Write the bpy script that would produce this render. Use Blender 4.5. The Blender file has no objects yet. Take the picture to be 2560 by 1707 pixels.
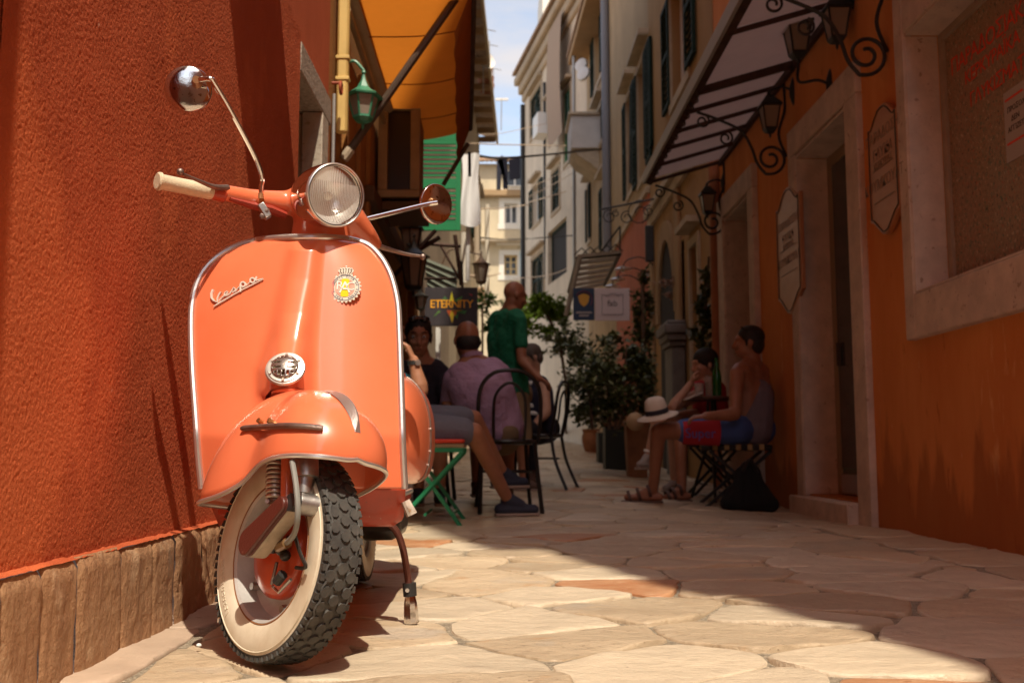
import bpy, bmesh, math, random
from mathutils import Vector as V, Matrix as MX, noise as NZ
from mathutils.bvhtree import BVHTree
from mathutils.geometry import intersect_line_plane
C = bpy.context.scene
COL = C.collection
rnd = random.Random(7)
R_ = math.radians
# ------------------------------------------------------------------ camera
FPX, CXP, CYP, CAMH = 2480., 1280., 853.5, .43
YAW, PIT = R_(.46), R_(6.24)
cd = bpy.data.cameras.new('camera'); cam = bpy.data.objects.new('camera', cd); COL.objects.link(cam)
cam.location = (0, 0, CAMH)
cam.rotation_euler = (R_(90) + PIT, 0, -YAW)
cd.sensor_width = 36.; cd.lens = 36. * FPX / 2560.
cd.clip_start = .05; cd.clip_end = 2000
cd.dof.use_dof = True; cd.dof.focus_distance = 2.12; cd.dof.aperture_fstop = 5.6
C.camera = cam
CM = cam.rotation_euler.to_matrix()
CO = V((0, 0, CAMH))
def ray(u, v): return CM @ V(((u - CXP) / FPX, (CYP - v) / FPX, -1.))
KD = 2560. / 2352.
# pixel helpers used to measure where things stand (photo pixels -> metres); d=1 takes the 2352-wide pixel grid
def at(u, v, Y): r = ray(u * KD, v * KD); return CO + r * (Y / r.y)
def atX(u, v, X): r = ray(u * KD, v * KD); return CO + r * (X / r.x)
def gz(x, y):
    a = max(0., y - 5.5)
    r = .035 * a if a > .6 else .035 * a * a / 1.2 if a > 0 else 0
    if a > .6: r -= .0105
    s = min(1, max(0, (x - 1.0) / 1.0)); s = s * s * (3 - 2 * s)
    return r - .065 * s * min(1, a / 2.)
def gr(u, v):
    r = ray(u * KD, v * KD); t = 1.
    while t < 60:
        p = CO + r * t
        if p.z < gz(p.x, p.y): return p
        t += .01
    return p
# ------------------------------------------------------------------ sky, sun, exposure
SUN_D = V((-.165, .555, -1.)).normalized()          # direction the light travels
w = bpy.data.worlds.new('World'); C.world = w; w.use_nodes = True
nt = w.node_tree; nt.nodes.clear()
def wn(t, **k):
    n = nt.nodes.new(t)
    for a, b in k.items(): setattr(n, a, b)
    return n
sky = wn('ShaderNodeTexSky', sky_type='NISHITA', sun_disc=False)
sky.sun_elevation = math.asin(-SUN_D.z); sky.sun_rotation = math.atan2(-SUN_D.x, -SUN_D.y)
sky.air_density = 1.; sky.dust_density = 1.6; sky.ozone_density = 1.2
tc = wn('ShaderNodeTexCoord'); mp = wn('ShaderNodeMapping'); mp.inputs['Scale'].default_value = (1.2, 1.2, 4.5)
no = wn('ShaderNodeTexNoise'); no.inputs['Scale'].default_value = 1.7; no.inputs['Detail'].default_value = 9; no.inputs['Roughness'].default_value = .6
rp = wn('ShaderNodeValToRGB'); rp.color_ramp.elements[0].position = .42; rp.color_ramp.elements[1].position = .70
mxn = wn('ShaderNodeMix', data_type='RGBA'); mxn.inputs['B'].default_value = (3.0, 2.9, 2.85, 1)
mu = wn('ShaderNodeMath', operation='MULTIPLY'); mu.inputs[1].default_value = .8
bg = wn('ShaderNodeBackground'); bg.inputs['Strength'].default_value = .15
ou = wn('ShaderNodeOutputWorld')
L = nt.links.new
L(tc.outputs['Generated'], mp.inputs['Vector']); L(mp.outputs[0], no.inputs['Vector']); L(no.outputs['Fac'], rp.inputs['Fac'])
L(rp.outputs['Color'], mu.inputs[0]); L(mu.outputs[0], mxn.inputs['Factor']); L(sky.outputs[0], mxn.inputs['A'])
wb = wn('ShaderNodeMix', data_type='RGBA', blend_type='MULTIPLY'); wb.inputs['Factor'].default_value = 1; wb.inputs['B'].default_value = (1.12, .98, .84, 1)
L(mxn.outputs['Result'], wb.inputs['A']); L(wb.outputs['Result'], bg.inputs['Color']); L(bg.outputs[0], ou.inputs['Surface'])
sl = bpy.data.lights.new('sun', 'SUN'); sl.energy = 2.6; sl.angle = R_(.53); sl.color = (1., .90, .73)
so = bpy.data.objects.new('sun', sl); COL.objects.link(so); so.rotation_euler = SUN_D.to_track_quat('-Z', 'Y').to_euler(); so.location = (4, -6, 20)
vs = C.view_settings; vs.view_transform = 'Standard'; vs.look = 'None'; vs.exposure = 1.08; vs.gamma = 1.; vs.use_curve_mapping = False
C.cycles.max_bounces = 9; C.cycles.diffuse_bounces = 6; C.cycles.transparent_max_bounces = 12
C.cycles.use_denoising = True
# ------------------------------------------------------------------ object helpers
WM = {}
def tag(o, label, cat, group=None, kind=None):
    if label: o['label'] = label
    if cat: o['category'] = cat
    if group: o['group'] = group
    if kind: o['kind'] = kind
    return o
def thing(name, label, cat, loc=(0, 0, 0), group=None, mtx=None):
    o = bpy.data.objects.new(name, None); COL.objects.link(o)
    m = mtx if mtx else MX.Translation(V(loc))
    o.empty_display_size = .1; o.matrix_world = m; WM[o] = m.copy()
    return tag(o, label, cat, group)
def put(o, m):
    o.matrix_world = m; return o
def copy_tree(o, parent=None, m=None, label=None, group=None):
    c = o.copy(); COL.objects.link(c)
    if parent: c.parent = parent; c.matrix_parent_inverse = o.matrix_parent_inverse.copy()
    if label: c['label'] = label
    if group: c['group'] = group
    for ch in list(o.children): copy_tree(ch, c)
    if m is not None: c.matrix_world = m
    return c
def cat_curve(pts, n=8):
    pts = [V(p) for p in pts]
    if len(pts) < 3: return pts
    o = []; P = [2 * pts[0] - pts[1]] + pts + [2 * pts[-1] - pts[-2]]
    for i in range(1, len(P) - 2):
        a, b, c, d = P[i - 1:i + 3]
        for j in range(n):
            t = j / n
            o.append(.5 * ((2 * b) + (c - a) * t + (2 * a - 5 * b + 4 * c - d) * t * t + (3 * b - a - 3 * c + d) * t ** 3))
    return o + [pts[-1]]
def lerp(a, b, t): return a + (b - a) * t
def tab(x, xs, ys):
    if x <= xs[0]: return ys[0]
    for i in range(len(xs) - 1):
        if x <= xs[i + 1]: return lerp(ys[i], ys[i + 1], (x - xs[i]) / (xs[i + 1] - xs[i]))
    return ys[-1]
def frame(d, up=V((0, 0, 1))):
    d = V(d).normalized()
    if abs(d.dot(up)) > .98: up = V((1, 0, 0))
    x = d.cross(up).normalized(); y = x.cross(d)
    return MX((x, y, d)).transposed()           # columns x,y,d
def axm(p, d, up=V((0, 0, 1))): return MX.Translation(V(p)) @ frame(d, up).to_4x4()
class MB:
    def __init__(s): s.v = []; s.f = []; s.mi = []; s.cur = 0
    def add(s, vs, fs, m=None):
        b = len(s.v); s.v += [tuple((m @ V(p)) if m else p) for p in vs]
        s.f += [tuple(i + b for i in q) for q in fs]; s.mi += [s.cur] * len(fs); return s
    def bx(s, x0, x1, y0, y1, z0, z1, m=None):
        return s.add([(x0, y0, z0), (x1, y0, z0), (x1, y1, z0), (x0, y1, z0), (x0, y0, z1), (x1, y0, z1), (x1, y1, z1), (x0, y1, z1)],
                     [(0, 3, 2, 1), (4, 5, 6, 7), (0, 1, 5, 4), (1, 2, 6, 5), (2, 3, 7, 6), (3, 0, 4, 7)], m)
    def beam(s, a, b, w, h, up=V((0, 0, 1))):
        a, b = V(a), V(b); return s.bx(-w / 2, w / 2, -h / 2, h / 2, 0, (b - a).length, axm(a, b - a, up))
    def tube(s, pts, r, n=8, cap=True, up=V((0, 0, 1)), fl=1., closed=False):
        pts = [V(p) for p in pts]; k = len(pts); vs = []; fs = []; px = None
        for i, p in enumerate(pts):
            if closed: d = pts[(i + 1) % k] - pts[i - 1]
            else: d = pts[min(i + 1, k - 1)] - pts[max(i - 1, 0)]
            d = d.normalized() if d.length > 1e-9 else V((0, 0, 1))
            if px is None: x = frame(d, up).col[0]
            else:
                x = px - d * px.dot(d); x = x.normalized() if x.length > 1e-6 else frame(d, up).col[0]
            px = x.copy(); y = d.cross(x); rr = r[i] if isinstance(r, (list, tuple)) else r
            for j in range(n):
                a = 2 * math.pi * j / n; vs.append(p + x * (math.cos(a) * rr) + y * (math.sin(a) * rr * fl))
        for i in range(k if closed else k - 1):
            q = (i + 1) % k
            for j in range(n): fs.append((i * n + j, i * n + (j + 1) % n, q * n + (j + 1) % n, q * n + j))
        if cap and not closed: fs += [tuple(range(n))[::-1], tuple(range((k - 1) * n, k * n))]
        return s.add(vs, fs)
    def lathe(s, prof, n=24, m=None, a0=0, a1=2 * math.pi):
        full = a1 - a0 > 6.28; k = n if full else n + 1; vs = []; fs = []
        for r, h in prof:
            for j in range(k):
                a = a0 + (a1 - a0) * j / n; vs.append((r * math.cos(a), r * math.sin(a), h))
        for i in range(len(prof) - 1):
            for j in range(n):
                q = (j + 1) % k; fs.append((i * k + j, i * k + q, (i + 1) * k + q, (i + 1) * k + j))
        return s.add(vs, fs, m)
    def cyl(s, a, b, r0, r1=None, n=12):
        a, b = V(a), V(b); r1 = r0 if r1 is None else r1; h = (b - a).length
        return s.lathe([(1e-4, 0), (r0, 0), (r1, h), (1e-4, h)], n, axm(a, b - a))
    def ell(s, c, r, n=14, k=9, rot=None):
        if not hasattr(r, '__len__'): r = (r, r, r)
        vs = [(0, 0, -1)]; fs = []
        for i in range(1, k):
            t = math.pi * i / k
            for j in range(n): a = 2 * math.pi * j / n; vs.append((math.sin(t) * math.cos(a), math.sin(t) * math.sin(a), -math.cos(t)))
        vs.append((0, 0, 1)); e = len(vs) - 1
        for j in range(n): fs += [(0, 1 + (j + 1) % n, 1 + j), (e, e - n + j, e - n + (j + 1) % n)]
        for i in range(k - 2):
            for j in range(n): a = 1 + i * n; b = a + n; fs.append((a + j, a + (j + 1) % n, b + (j + 1) % n, b + j))
        m = MX.Translation(V(c)) @ (rot.to_4x4() if rot else MX()) @ MX.Diagonal((r[0], r[1], r[2], 1))
        return s.add(vs, fs, m)
    def cap(s, a, b, r0, r1=None, n=10):
        a, b = V(a), V(b); r1 = r0 if r1 is None else r1; h = (b - a).length
        pr = [(max(1e-4, r0 * math.sin(t)), -r0 * math.cos(t)) for t in [i * math.pi / 8 for i in range(5)]]
        pr += [(max(1e-4, r1 * math.cos(t)), h + r1 * math.sin(t)) for t in [i * math.pi / 8 for i in range(5)]]
        return s.lathe(pr, n, axm(a, b - a if h > 1e-6 else V((0, 0, 1))))
    def prism(s, poly, d, m=None):
        k = len(poly); d = V(d); vs = [V(p) for p in poly]; vs += [p + d for p in vs]
        return s.add(vs, [tuple(range(k))[::-1], tuple(range(k, 2 * k))] + [(i, (i + 1) % k, k + (i + 1) % k, k + i) for i in range(k)], m)
    def grid(s, fn, nu, nv, cu=False):
        vs = [fn(i / nu, j / nv) for j in range(nv + 1) for i in range(nu if cu else nu + 1)]; k = nu if cu else nu + 1
        return s.add(vs, [(j * k + i, j * k + (i + 1) % k, (j + 1) * k + (i + 1) % k, (j + 1) * k + i) for j in range(nv) for i in range(nu)])
    def ribbon(s, pts, wd, nrm, th):               # flat raised stroke: pts world, wd width(s), nrm normal, th thickness
        pts = [V(p) for p in pts]; k = len(pts); n = V(nrm).normalized(); vs = []
        for i, p in enumerate(pts):
            d = (pts[min(i + 1, k - 1)] - pts[max(i - 1, 0)]).normalized(); x = d.cross(n).normalized(); q = (wd[i] if isinstance(wd, list) else wd) / 2
            vs += [p - x * q, p + x * q, p + x * q * .8 + n * th, p - x * q * .8 + n * th]
        fs = []
        for i in range(k - 1):
            for j in range(4): fs.append((i * 4 + j, i * 4 + (j + 1) % 4, i * 4 + 4 + (j + 1) % 4, i * 4 + 4 + j))
        return s.add(vs, fs + [(0, 1, 2, 3), (4 * k - 1, 4 * k - 2, 4 * k - 3, 4 * k - 4)])
    def mesh(s, name, mat, ang=35, flip=True):
        me = bpy.data.meshes.new(name); me.from_pydata([tuple(p) for p in s.v], [], s.f)
        for m in (mat if isinstance(mat, (list, tuple)) else [mat]): me.materials.append(m)
        me.polygons.foreach_set('material_index', s.mi)
        if flip:
            bm = bmesh.new(); bm.from_mesh(me); bmesh.ops.recalc_face_normals(bm, faces=bm.faces); bm.to_mesh(me); bm.free()
        if ang:
            me.polygons.foreach_set('use_smooth', [True] * len(me.polygons)); me.set_sharp_from_angle(angle=R_(ang))
        me.update(); return me
    def build(s, name, mat, parent=None, ang=35, bevel=0, flip=True, m=None):
        return link(name, s.mesh(name, mat, ang, flip), parent, bevel, m)
def link(name, me, parent=None, bevel=0, m=None):
    o = bpy.data.objects.new(name, me); COL.objects.link(o)
    if parent:
        o.parent = parent
        g = parent; 
        while g not in WM and g.parent: g = g.parent
        o.matrix_parent_inverse = WM[parent].inverted() if parent in WM else MX()
    WM[o] = m.copy() if m else MX()
    if m: o.matrix_basis = m
    if bevel:
        b = o.modifiers.new('bevel', 'BEVEL'); b.width = bevel; b.segments = 2; b.limit_method = 'ANGLE'; b.angle_limit = R_(40)
    return o
def kind(o, k): o['kind'] = k; return o
def text_mesh(txt, size=1., ext=0., align='CENTER', shear=0, spc=1.):
    cu = bpy.data.curves.new('lettering', 'FONT'); cu.body = txt; cu.size = size; cu.extrude = ext; cu.align_x = align; cu.align_y = 'CENTER'; cu.resolution_u = 3
    cu.shear = shear; cu.space_character = spc
    o = bpy.data.objects.new('lettering', cu); COL.objects.link(o); dg = bpy.context.evaluated_depsgraph_get()
    me = bpy.data.meshes.new_from_object(o.evaluated_get(dg)); bpy.data.objects.remove(o); me.name = 'lettering'; return me
def text(name, txt, size, mtx, mat, parent, ext=.001, align='CENTER', shear=0, spc=1.):
    me = text_mesh(txt, size, ext, align, shear, spc); me.transform(mtx); me.materials.clear(); me.materials.append(mat)
    return link(name, me, parent)
def face_m(p, right, up): # matrix: local x=right, y=up, z=normal
    x = V(right).normalized(); y = V(up); y = (y - x * y.dot(x)).normalized(); z = x.cross(y)
    return MX.Translation(V(p)) @ MX((x, y, z)).transposed().to_4x4()
# ------------------------------------------------------------------ materials
MT = {}
def mat(name, col, rough=.6, metal=0., var=None, bump=None, coat=0., spec=.5, col2=None, stretch=(1, 1, 1), trans=0, ior=1.45, sub=0, spots=None, rvar=0, emit=None, oi=0):
    """var=(scale,amount) mixes col->col2 by noise; bump=(scale,strength,distance[,detail]); spots=(scale,threshold,colour)"""
    if name in MT: return MT[name]
    m = bpy.data.materials.new(name); m.use_nodes = True; t = m.node_tree; n = t.nodes; b = n['Principled BSDF']; l = t.links.new
    b.inputs['Base Color'].default_value = (*col, 1); b.inputs['Roughness'].default_value = rough; b.inputs['Metallic'].default_value = metal
    b.inputs['Coat Weight'].default_value = coat; b.inputs['Coat Roughness'].default_value = .06; b.inputs['Specular IOR Level'].default_value = spec
    b.inputs['Transmission Weight'].default_value = trans; b.inputs['IOR'].default_value = ior
    if sub: b.inputs['Subsurface Weight'].default_value = sub; b.inputs['Subsurface Radius'].default_value = (.02, .008, .004)
    if emit: b.inputs['Emission Color'].default_value = (*emit[0], 1); b.inputs['Emission Strength'].default_value = emit[1]
    tcn = n.new('ShaderNodeTexCoord'); mpn = n.new('ShaderNodeMapping'); mpn.inputs['Scale'].default_value = stretch; l(tcn.outputs['Object'], mpn.inputs['Vector'])
    def nz(sc, det=6, rg=.6):
        q = n.new('ShaderNodeTexNoise'); q.inputs['Scale'].default_value = sc; q.inputs['Detail'].default_value = det; q.inputs['Roughness'].default_value = rg
        l(mpn.outputs[0], q.inputs['Vector']); return q
    c = None
    if var:
        q = nz(var[0]); r = n.new('ShaderNodeValToRGB'); r.color_ramp.elements[0].position = .35; r.color_ramp.elements[1].position = .65
        l(q.outputs['Fac'], r.inputs['Fac']); mm = n.new('ShaderNodeMix'); mm.data_type = 'RGBA'
        c2 = col2 or tuple(x * (1 - var[1]) for x in col); mm.inputs['A'].default_value = (*col, 1); mm.inputs['B'].default_value = (*c2, 1)
        l(r.outputs['Color'], mm.inputs['Factor']); c = mm.outputs['Result']
        if rvar:
            k = n.new('ShaderNodeMapRange'); k.inputs['To Min'].default_value = max(.02, rough - rvar); k.inputs['To Max'].default_value = rough + rvar
            l(q.outputs['Fac'], k.inputs['Value']); l(k.outputs[0], b.inputs['Roughness'])
    for sp in (spots or []):
        q = nz(sp[0], sp[3] if len(sp) > 3 else 4); r = n.new('ShaderNodeValToRGB'); r.color_ramp.elements[0].position = sp[1]; r.color_ramp.elements[1].position = min(1, sp[1] + .06)
        l(q.outputs['Fac'], r.inputs['Fac']); mm = n.new('ShaderNodeMix'); mm.data_type = 'RGBA'; mm.inputs['B'].default_value = (*sp[2], 1)
        if c: l(c, mm.inputs['A'])
        else: mm.inputs['A'].default_value = (*col, 1)
        l(r.outputs['Color'], mm.inputs['Factor']); c = mm.outputs['Result']
    if oi:
        io = n.new('ShaderNodeObjectInfo'); mr = n.new('ShaderNodeMapRange'); mr.inputs['To Min'].default_value = 1 - oi; mr.inputs['To Max'].default_value = 1 + oi
        l(io.outputs['Random'], mr.inputs['Value']); hs = n.new('ShaderNodeHueSaturation'); l(mr.outputs[0], hs.inputs['Value'])
        if c: l(c, hs.inputs['Color'])
        else: hs.inputs['Color'].default_value = (*col, 1)
        c = hs.outputs['Color']
    if c: l(c, b.inputs['Base Color'])
    if bump:
        q = nz(bump[0], bump[3] if len(bump) > 3 else 5); bp = n.new('ShaderNodeBump'); bp.inputs['Strength'].default_value = bump[1]; bp.inputs['Distance'].default_value = bump[2]
        l(q.outputs['Fac'], bp.inputs['Height']); l(bp.outputs[0], b.inputs['Normal'])
    MT[name] = m; return m
# ------------------------------------------------------------------ ground
m_mortar = mat('joint_mortar', (.42, .345, .25), .9, var=(60, .5), bump=(120, 1., .014), spots=[(75, .62, (.18, .14, .10)), (9, .60, (.30, .24, .17)), (140, .58, (.56, .48, .36))])
m_dust = mat('far_ground', (.33, .28, .22), .9, var=(3, .3))
def ground_material():
    m = mat('flagstone', (.56, .44, .30), .36, var=(3.2, .25), col2=(.47, .355, .235), stretch=(1, 1.35, 1), bump=(15, .7, .02, 10), rvar=.1, oi=.16,
            spots=[(5, .62, (.50, .33, .19)), (2.1, .60, (.46, .38, .29)), (11, .66, (.63, .53, .39)), (26, .64, (.40, .29, .19)), (60, .64, (.25, .17, .11)), (1.2, .62, (.40, .31, .23))])
    return m
m_flag = ground_material()
m_flag2 = mat('flagstone_pale', (.62, .51, .37), .38, var=(4, .2), stretch=(1, 1.3, 1), bump=(15, .65, .02, 10), rvar=.1, oi=.1, spots=[(6, .63, (.46, .37, .27)), (40, .7, (.27, .2, .14))])
m_rust = mat('flagstone_rusty', (.40, .165, .070), .4, var=(7, .5), col2=(.50, .28, .15), stretch=(1, 3, 1), bump=(26, .4, .012, 8), rvar=.1, spots=[(14, .6, (.30, .10, .035)), (20, .62, (.60, .42, .26)), (3, .6, (.46, .30, .18))])
m_pink = mat('kerb_pinkish', (.50, .37, .27), .6, var=(5, .2), bump=(40, .4, .008, 8), spots=[(25, .66, (.3, .2, .13))])
g = MB().add([(-900, -600, -.35), (900, -600, -.35), (900, 1200, -.35), (-900, 1200, -.35)], [(0, 1, 2, 3)]).build('ground', m_dust); kind(g, 'structure')
def bed(x, y): return gz(x, y) - .0025
pv = MB().grid(lambda u, v: (lerp(-1.3, 2.5, u), lerp(-12, 42, v), bed(lerp(-1.3, 2.5, u), lerp(-12, 42, v)) + .004 * NZ.noise(V((u * 40, v * 300, 0)))), 30, 300).build('pavement', m_mortar)
kind(pv, 'structure')
def clip(poly, nx, ny, d):                              # keep nx*x+ny*y<=d
    o = []
    for i, p in enumerate(poly):
        q = poly[(i + 1) % len(poly)]; a = nx * p[0] + ny * p[1] - d; b = nx * q[0] + ny * q[1] - d
        if a <= 0: o.append(p)
        if a * b < 0: t = a / (a - b); o.append((p[0] + (q[0] - p[0]) * t, p[1] + (q[1] - p[1]) * t))
    return o
def inset(poly, d):
    o = list(poly); n = len(poly)
    for i in range(n):
        p, q = poly[i], poly[(i + 1) % n]; ex, ey = q[0] - p[0], q[1] - p[1]; l = math.hypot(ex, ey)
        if l < 1e-5: continue
        nx, ny = ey / l, -ex / l; o = clip(o, nx, ny, nx * p[0] + ny * p[1] - d)
        if len(o) < 3: return []
    return o
def chaikin(p, k=.25):
    o = []
    for i in range(len(p)):
        a, b = p[i], p[(i + 1) % len(p)]; o += [(lerp(a[0], b[0], k), lerp(a[1], b[1], k)), (lerp(a[0], b[0], 1 - k), lerp(a[1], b[1], 1 - k))]
    return o
def stone(mb, poly, rise=.014, near=True, tilt=None):
    r = rnd; poly = chaikin(poly, .13)
    if near:
        poly = chaikin(poly, .22); o = []
        for i, a in enumerate(poly):                              # subdivide long edges and roughen them
            b = poly[(i + 1) % len(poly)]; k = max(1, int(math.hypot(b[0] - a[0], b[1] - a[1]) / .03))
            for j in range(k):
                q = (lerp(a[0], b[0], j / k), lerp(a[1], b[1], j / k)); o.append((q[0] + .014 * NZ.noise(V((q[0] * 7, q[1] * 9, 5))) + .005 * NZ.noise(V((q[0] * 40, q[1] * 40, 5))), q[1] + .014 * NZ.noise(V((q[0] * 7, q[1] * 9, 50))) + .005 * NZ.noise(V((q[0] * 40, q[1] * 40, 9)))))
        poly = o
    cx = sum(p[0] for p in poly) / len(poly); cy = sum(p[1] for p in poly) / len(poly)
    tx, ty = tilt or (r.uniform(-.012, .012), r.uniform(-.028, .028)); ph = r.uniform(0, 99)
    rings = [(1.012, -.02), (1.0, -.001), (.988, rise * .55), (.955, rise * .85), (.85, rise), (.6, rise), (.3, rise)] if near else [(1.03, -.02), (.98, rise * .3), (.9, rise * .75), (.55, rise)]
    vs = []; fs = []; n = len(poly)
    for s, h in rings:
        for (x, y) in poly:
            X = cx + (x - cx) * s; Y = cy + (y - cy) * s
            wob = NZ.noise(V((X * 4 + ph, Y * 6, ph))) * .012 * (1 if h > 0 else 0) + NZ.noise(V((X * 11 + ph, Y * 15, 3))) * .0045 * (s > .5)
            zz = gz(X, Y) + h + wob + tx * (X - cx) + ty * (Y - cy); vs.append((X, Y, max(zz, gz(X, Y) + .002) if s < .99 else zz))
    vs.append((cx, cy, gz(cx, cy) + max(.002, rise + NZ.noise(V((cx * 4 + ph, cy * 6, ph))) * .012)))
    for k in range(len(rings) - 1):
        for j in range(n): fs.append((k * n + j, k * n + (j + 1) % n, (k + 1) * n + (j + 1) % n, (k + 1) * n + j))
    e = len(vs) - 1; b = (len(rings) - 1) * n
    for j in range(n): fs.append((b + j, b + (j + 1) % n, e))
    return mb.add(vs, fs)
X0, X1 = -.70, 1.70
seeds = []; y = -3.; row = 0
while y < 36:
    sc = 1. if y < 12 else 1.5
    x = X0 - .3 + (row % 2) * .24
    while x < X1 + .3:
        seeds.append((x + rnd.uniform(-.10, .10), y + .10 * (x - .5) + rnd.uniform(-.06, .06) * sc)); x += rnd.uniform(.42, .72)
    y += rnd.uniform(.19, .29) * sc; row += 1
RUSTY = {(.34, 3.20), (.70, 1.79), (-.42, 4.75), (.25, 5.0)}
seeds += sorted(RUSTY)
seeds = [s for s in seeds if s in RUSTY or min(math.hypot(s[0] - q[0], (s[1] - q[1]) * 1.6) for q in RUSTY) > .2]
cells = []
for i, s in enumerate(seeds):
    poly = [(X0, s[1] - 1), (X1, s[1] - 1), (X1, s[1] + 1), (X0, s[1] + 1)]
    for q in seeds:
        if q is s or abs(q[1] - s[1]) > 1 or abs(q[0] - s[0]) > 1.3: continue
        dx, dy = q[0] - s[0], q[1] - s[1]; mx, my = (q[0] + s[0]) / 2, (q[1] + s[1]) / 2
        poly = clip(poly, dx, dy, dx * mx + dy * my)
        if len(poly) < 3: break
    if len(poly) < 3: continue
    p2 = inset(poly, rnd.uniform(.002, .008))
    if len(p2) < 3 or max(p[0] for p in p2) - min(p[0] for p in p2) < .09: continue
    cells.append((s, p2))
for k in range(-4, 26):                                   # flat kerb slabs along the right wall, gutter slabs along the left wall
    y = k * .62; cells.append(((1.9, y), [(1.725, y + .012), (2.16, y + .012), (2.16, y + .608), (1.725, y + .608)]))
    cells.append(((-.77, y), [(-.88, y + .008), (-.715, y + .008), (-.715, y + .612), (-.88, y + .612)]))
cells.sort(key=lambda c: abs(c[0][1] - 1.2) + (100 if c[0][1] < 1.2 else 0))
nst = 0; far = MB()
for s, poly in cells:
    edge = s[0] in (1.9, -.77)
    if s[1] > 1.2 and nst < 296:
        mm = m_rust if s in RUSTY else m_pink if s[0] == -.77 else (m_flag2 if rnd.random() < .35 else m_flag)
        if s not in RUSTY and not edge and rnd.random() < .02: mm = m_rust
        stone(MB(), poly, .006 if edge else rnd.uniform(.010, .019), True, (0, 0) if edge else None) if 0 else None
        b = stone(MB(), poly, .006 if edge else rnd.uniform(.004, .008), s[1] < 5.5, (0, 0) if edge else None)
        b.build('flagstone', mm, pv, ang=60); nst += 1
    else: stone(far, poly, .014, False)
kind(far.build('flagstone_field', m_flag, pv, ang=60), 'stuff')
# small litter on the stones
p = gr(456, 1501); b = MB().ell((p.x, p.y, p.z + .018), (.006, .005, .0045), 6, 4); tag(b.build('pebble', mat('white_chip', (.8, .8, .78), .7), None, 0), 'small white stone chip lying on the pavement left of the front wheel', 'pebble')
# ------------------------------------------------------------------ wall with openings
def wallx(mb, X, y0, y1, z0, z1, holes=(), depth=.3, sgn=1, xf=None):
    """wall face on x=X; holes=(ya,yb,za,zb); reveals go to X+sgn*depth; xf maps (x,y,z)"""
    ys = sorted({y0, y1, *[h[0] for h in holes], *[h[1] for h in holes]}); zs = sorted({z0, z1, *[h[2] for h in holes], *[h[3] for h in holes]})
    f = xf or (lambda x, y, z: (x, y, z))
    for a, b in zip(ys, ys[1:]):
        for c, d in zip(zs, zs[1:]):
            ym, zm = (a + b) / 2, (c + d) / 2
            if any(h[0] < ym < h[1] and h[2] < zm < h[3] for h in holes): continue
            mb.add([f(X, a, c), f(X, b, c), f(X, b, d), f(X, a, d)], [(0, 1, 2, 3)])
    for a, b, c, d in holes:
        e = X + sgn * depth
        for q in ([(X, a, c), (e, a, c), (e, a, d), (X, a, d)], [(X, b, c), (e, b, c), (e, b, d), (X, b, d)], [(X, a, d), (e, a, d), (e, b, d), (X, b, d)], [(X, a, c), (e, a, c), (e, b, c), (X, b, c)]):
            mb.add([f(*k) for k in q], [(0, 1, 2, 3)])
    return mb
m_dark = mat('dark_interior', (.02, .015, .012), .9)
m_glass = mat('window_glass', (.05, .055, .06), .06, spec=.6)
# ---- left building: rust-red render, stone plinth
def plaster(name, col, col2, bs=190., st=1., bd=.006, streak=None, **kw):
    return mat(name, col, .92, var=(2.2, .2), col2=col2, bump=(bs, st, bd, 3), spec=.2, **kw)
m_red = plaster('rust_red_render', (.46, .100, .038), (.38, .078, .027), 190, .5, .008, spots=[(1.1, .58, (.53, .125, .044)), (.8, .62, (.36, .075, .028)), (16, .745, (.62, .36, .26)), (9, .71, (.50, .14, .05)), (3.3, .69, (.46, .12, .03))], stretch=(1, 1.4, .8))
m_red_s = mat('rust_red_smooth', (.40, .075, .02), .9, var=(2, .2), bump=(60, .3, .004), spec=.2)
m_plinth = mat('plinth_stone', (.40, .225, .115), .88, var=(6, .3), col2=(.34, .175, .085), stretch=(1.25, 1.25, .85), bump=(30, 1., .010, 10), spots=[(7, .60, (.45, .28, .16)), (22, .66, (.20, .10, .05)), (4, .66, (.36, .24, .15))])
m_white_st = mat('pale_limestone', (.50, .42, .33), .8, var=(6, .3), bump=(45, .5, .01, 8), spots=[(22, .62, (.25, .19, .14))])
m_jamb = mat('brown_limestone', (.50, .37, .24), .85, var=(4, .25), bump=(40, .4, .01))
LB = thing('plastered_building', 'rust red rough rendered building with stone plinth behind the scooter', 'building', (-.84, 1.5, 0))
mb = MB()
wallx(mb, -.845, -14, 4.62, .226, 14, [(3.95, 4.60, .0 + .226, 2.114)], .5, -1)
mb.add([(-.845, 4.62, 0), (-5, 4.62, 0), (-5, 4.62, 14), (-.845, 4.62, 14)], [(0, 1, 2, 3)])
mb.add([(-.845, -14, 14), (-5, -14, 14), (-5, 4.62, 14), (-.845, 4.62, 14)], [(0, 1, 2, 3)])
mb.add([(-.845, -14, 0), (-5, -14, 0), (-5, -14, 14), (-.845, -14, 14)], [(0, 1, 2, 3)])
mb.build('wall', m_red, LB, ang=0)
# the rough granular coat itself, where the picture shows its grain
def grain(u, v):
    y, z = lerp(1.6, 3.949, u), lerp(.224, 2.15, v); k = NZ.noise(V((y * 175, z * 175, 1.3)))
    big = NZ.noise(V((y * 2.2, z * 1.6, 3))) * .003 + NZ.noise(V((y * 9, z * 9, 5))) * .0012
    return (-.8400 + big + .0012 * k, y, z)
MB().grid(grain, 780, 640).build('render_coat', m_red, LB, ang=180, flip=False)
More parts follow.
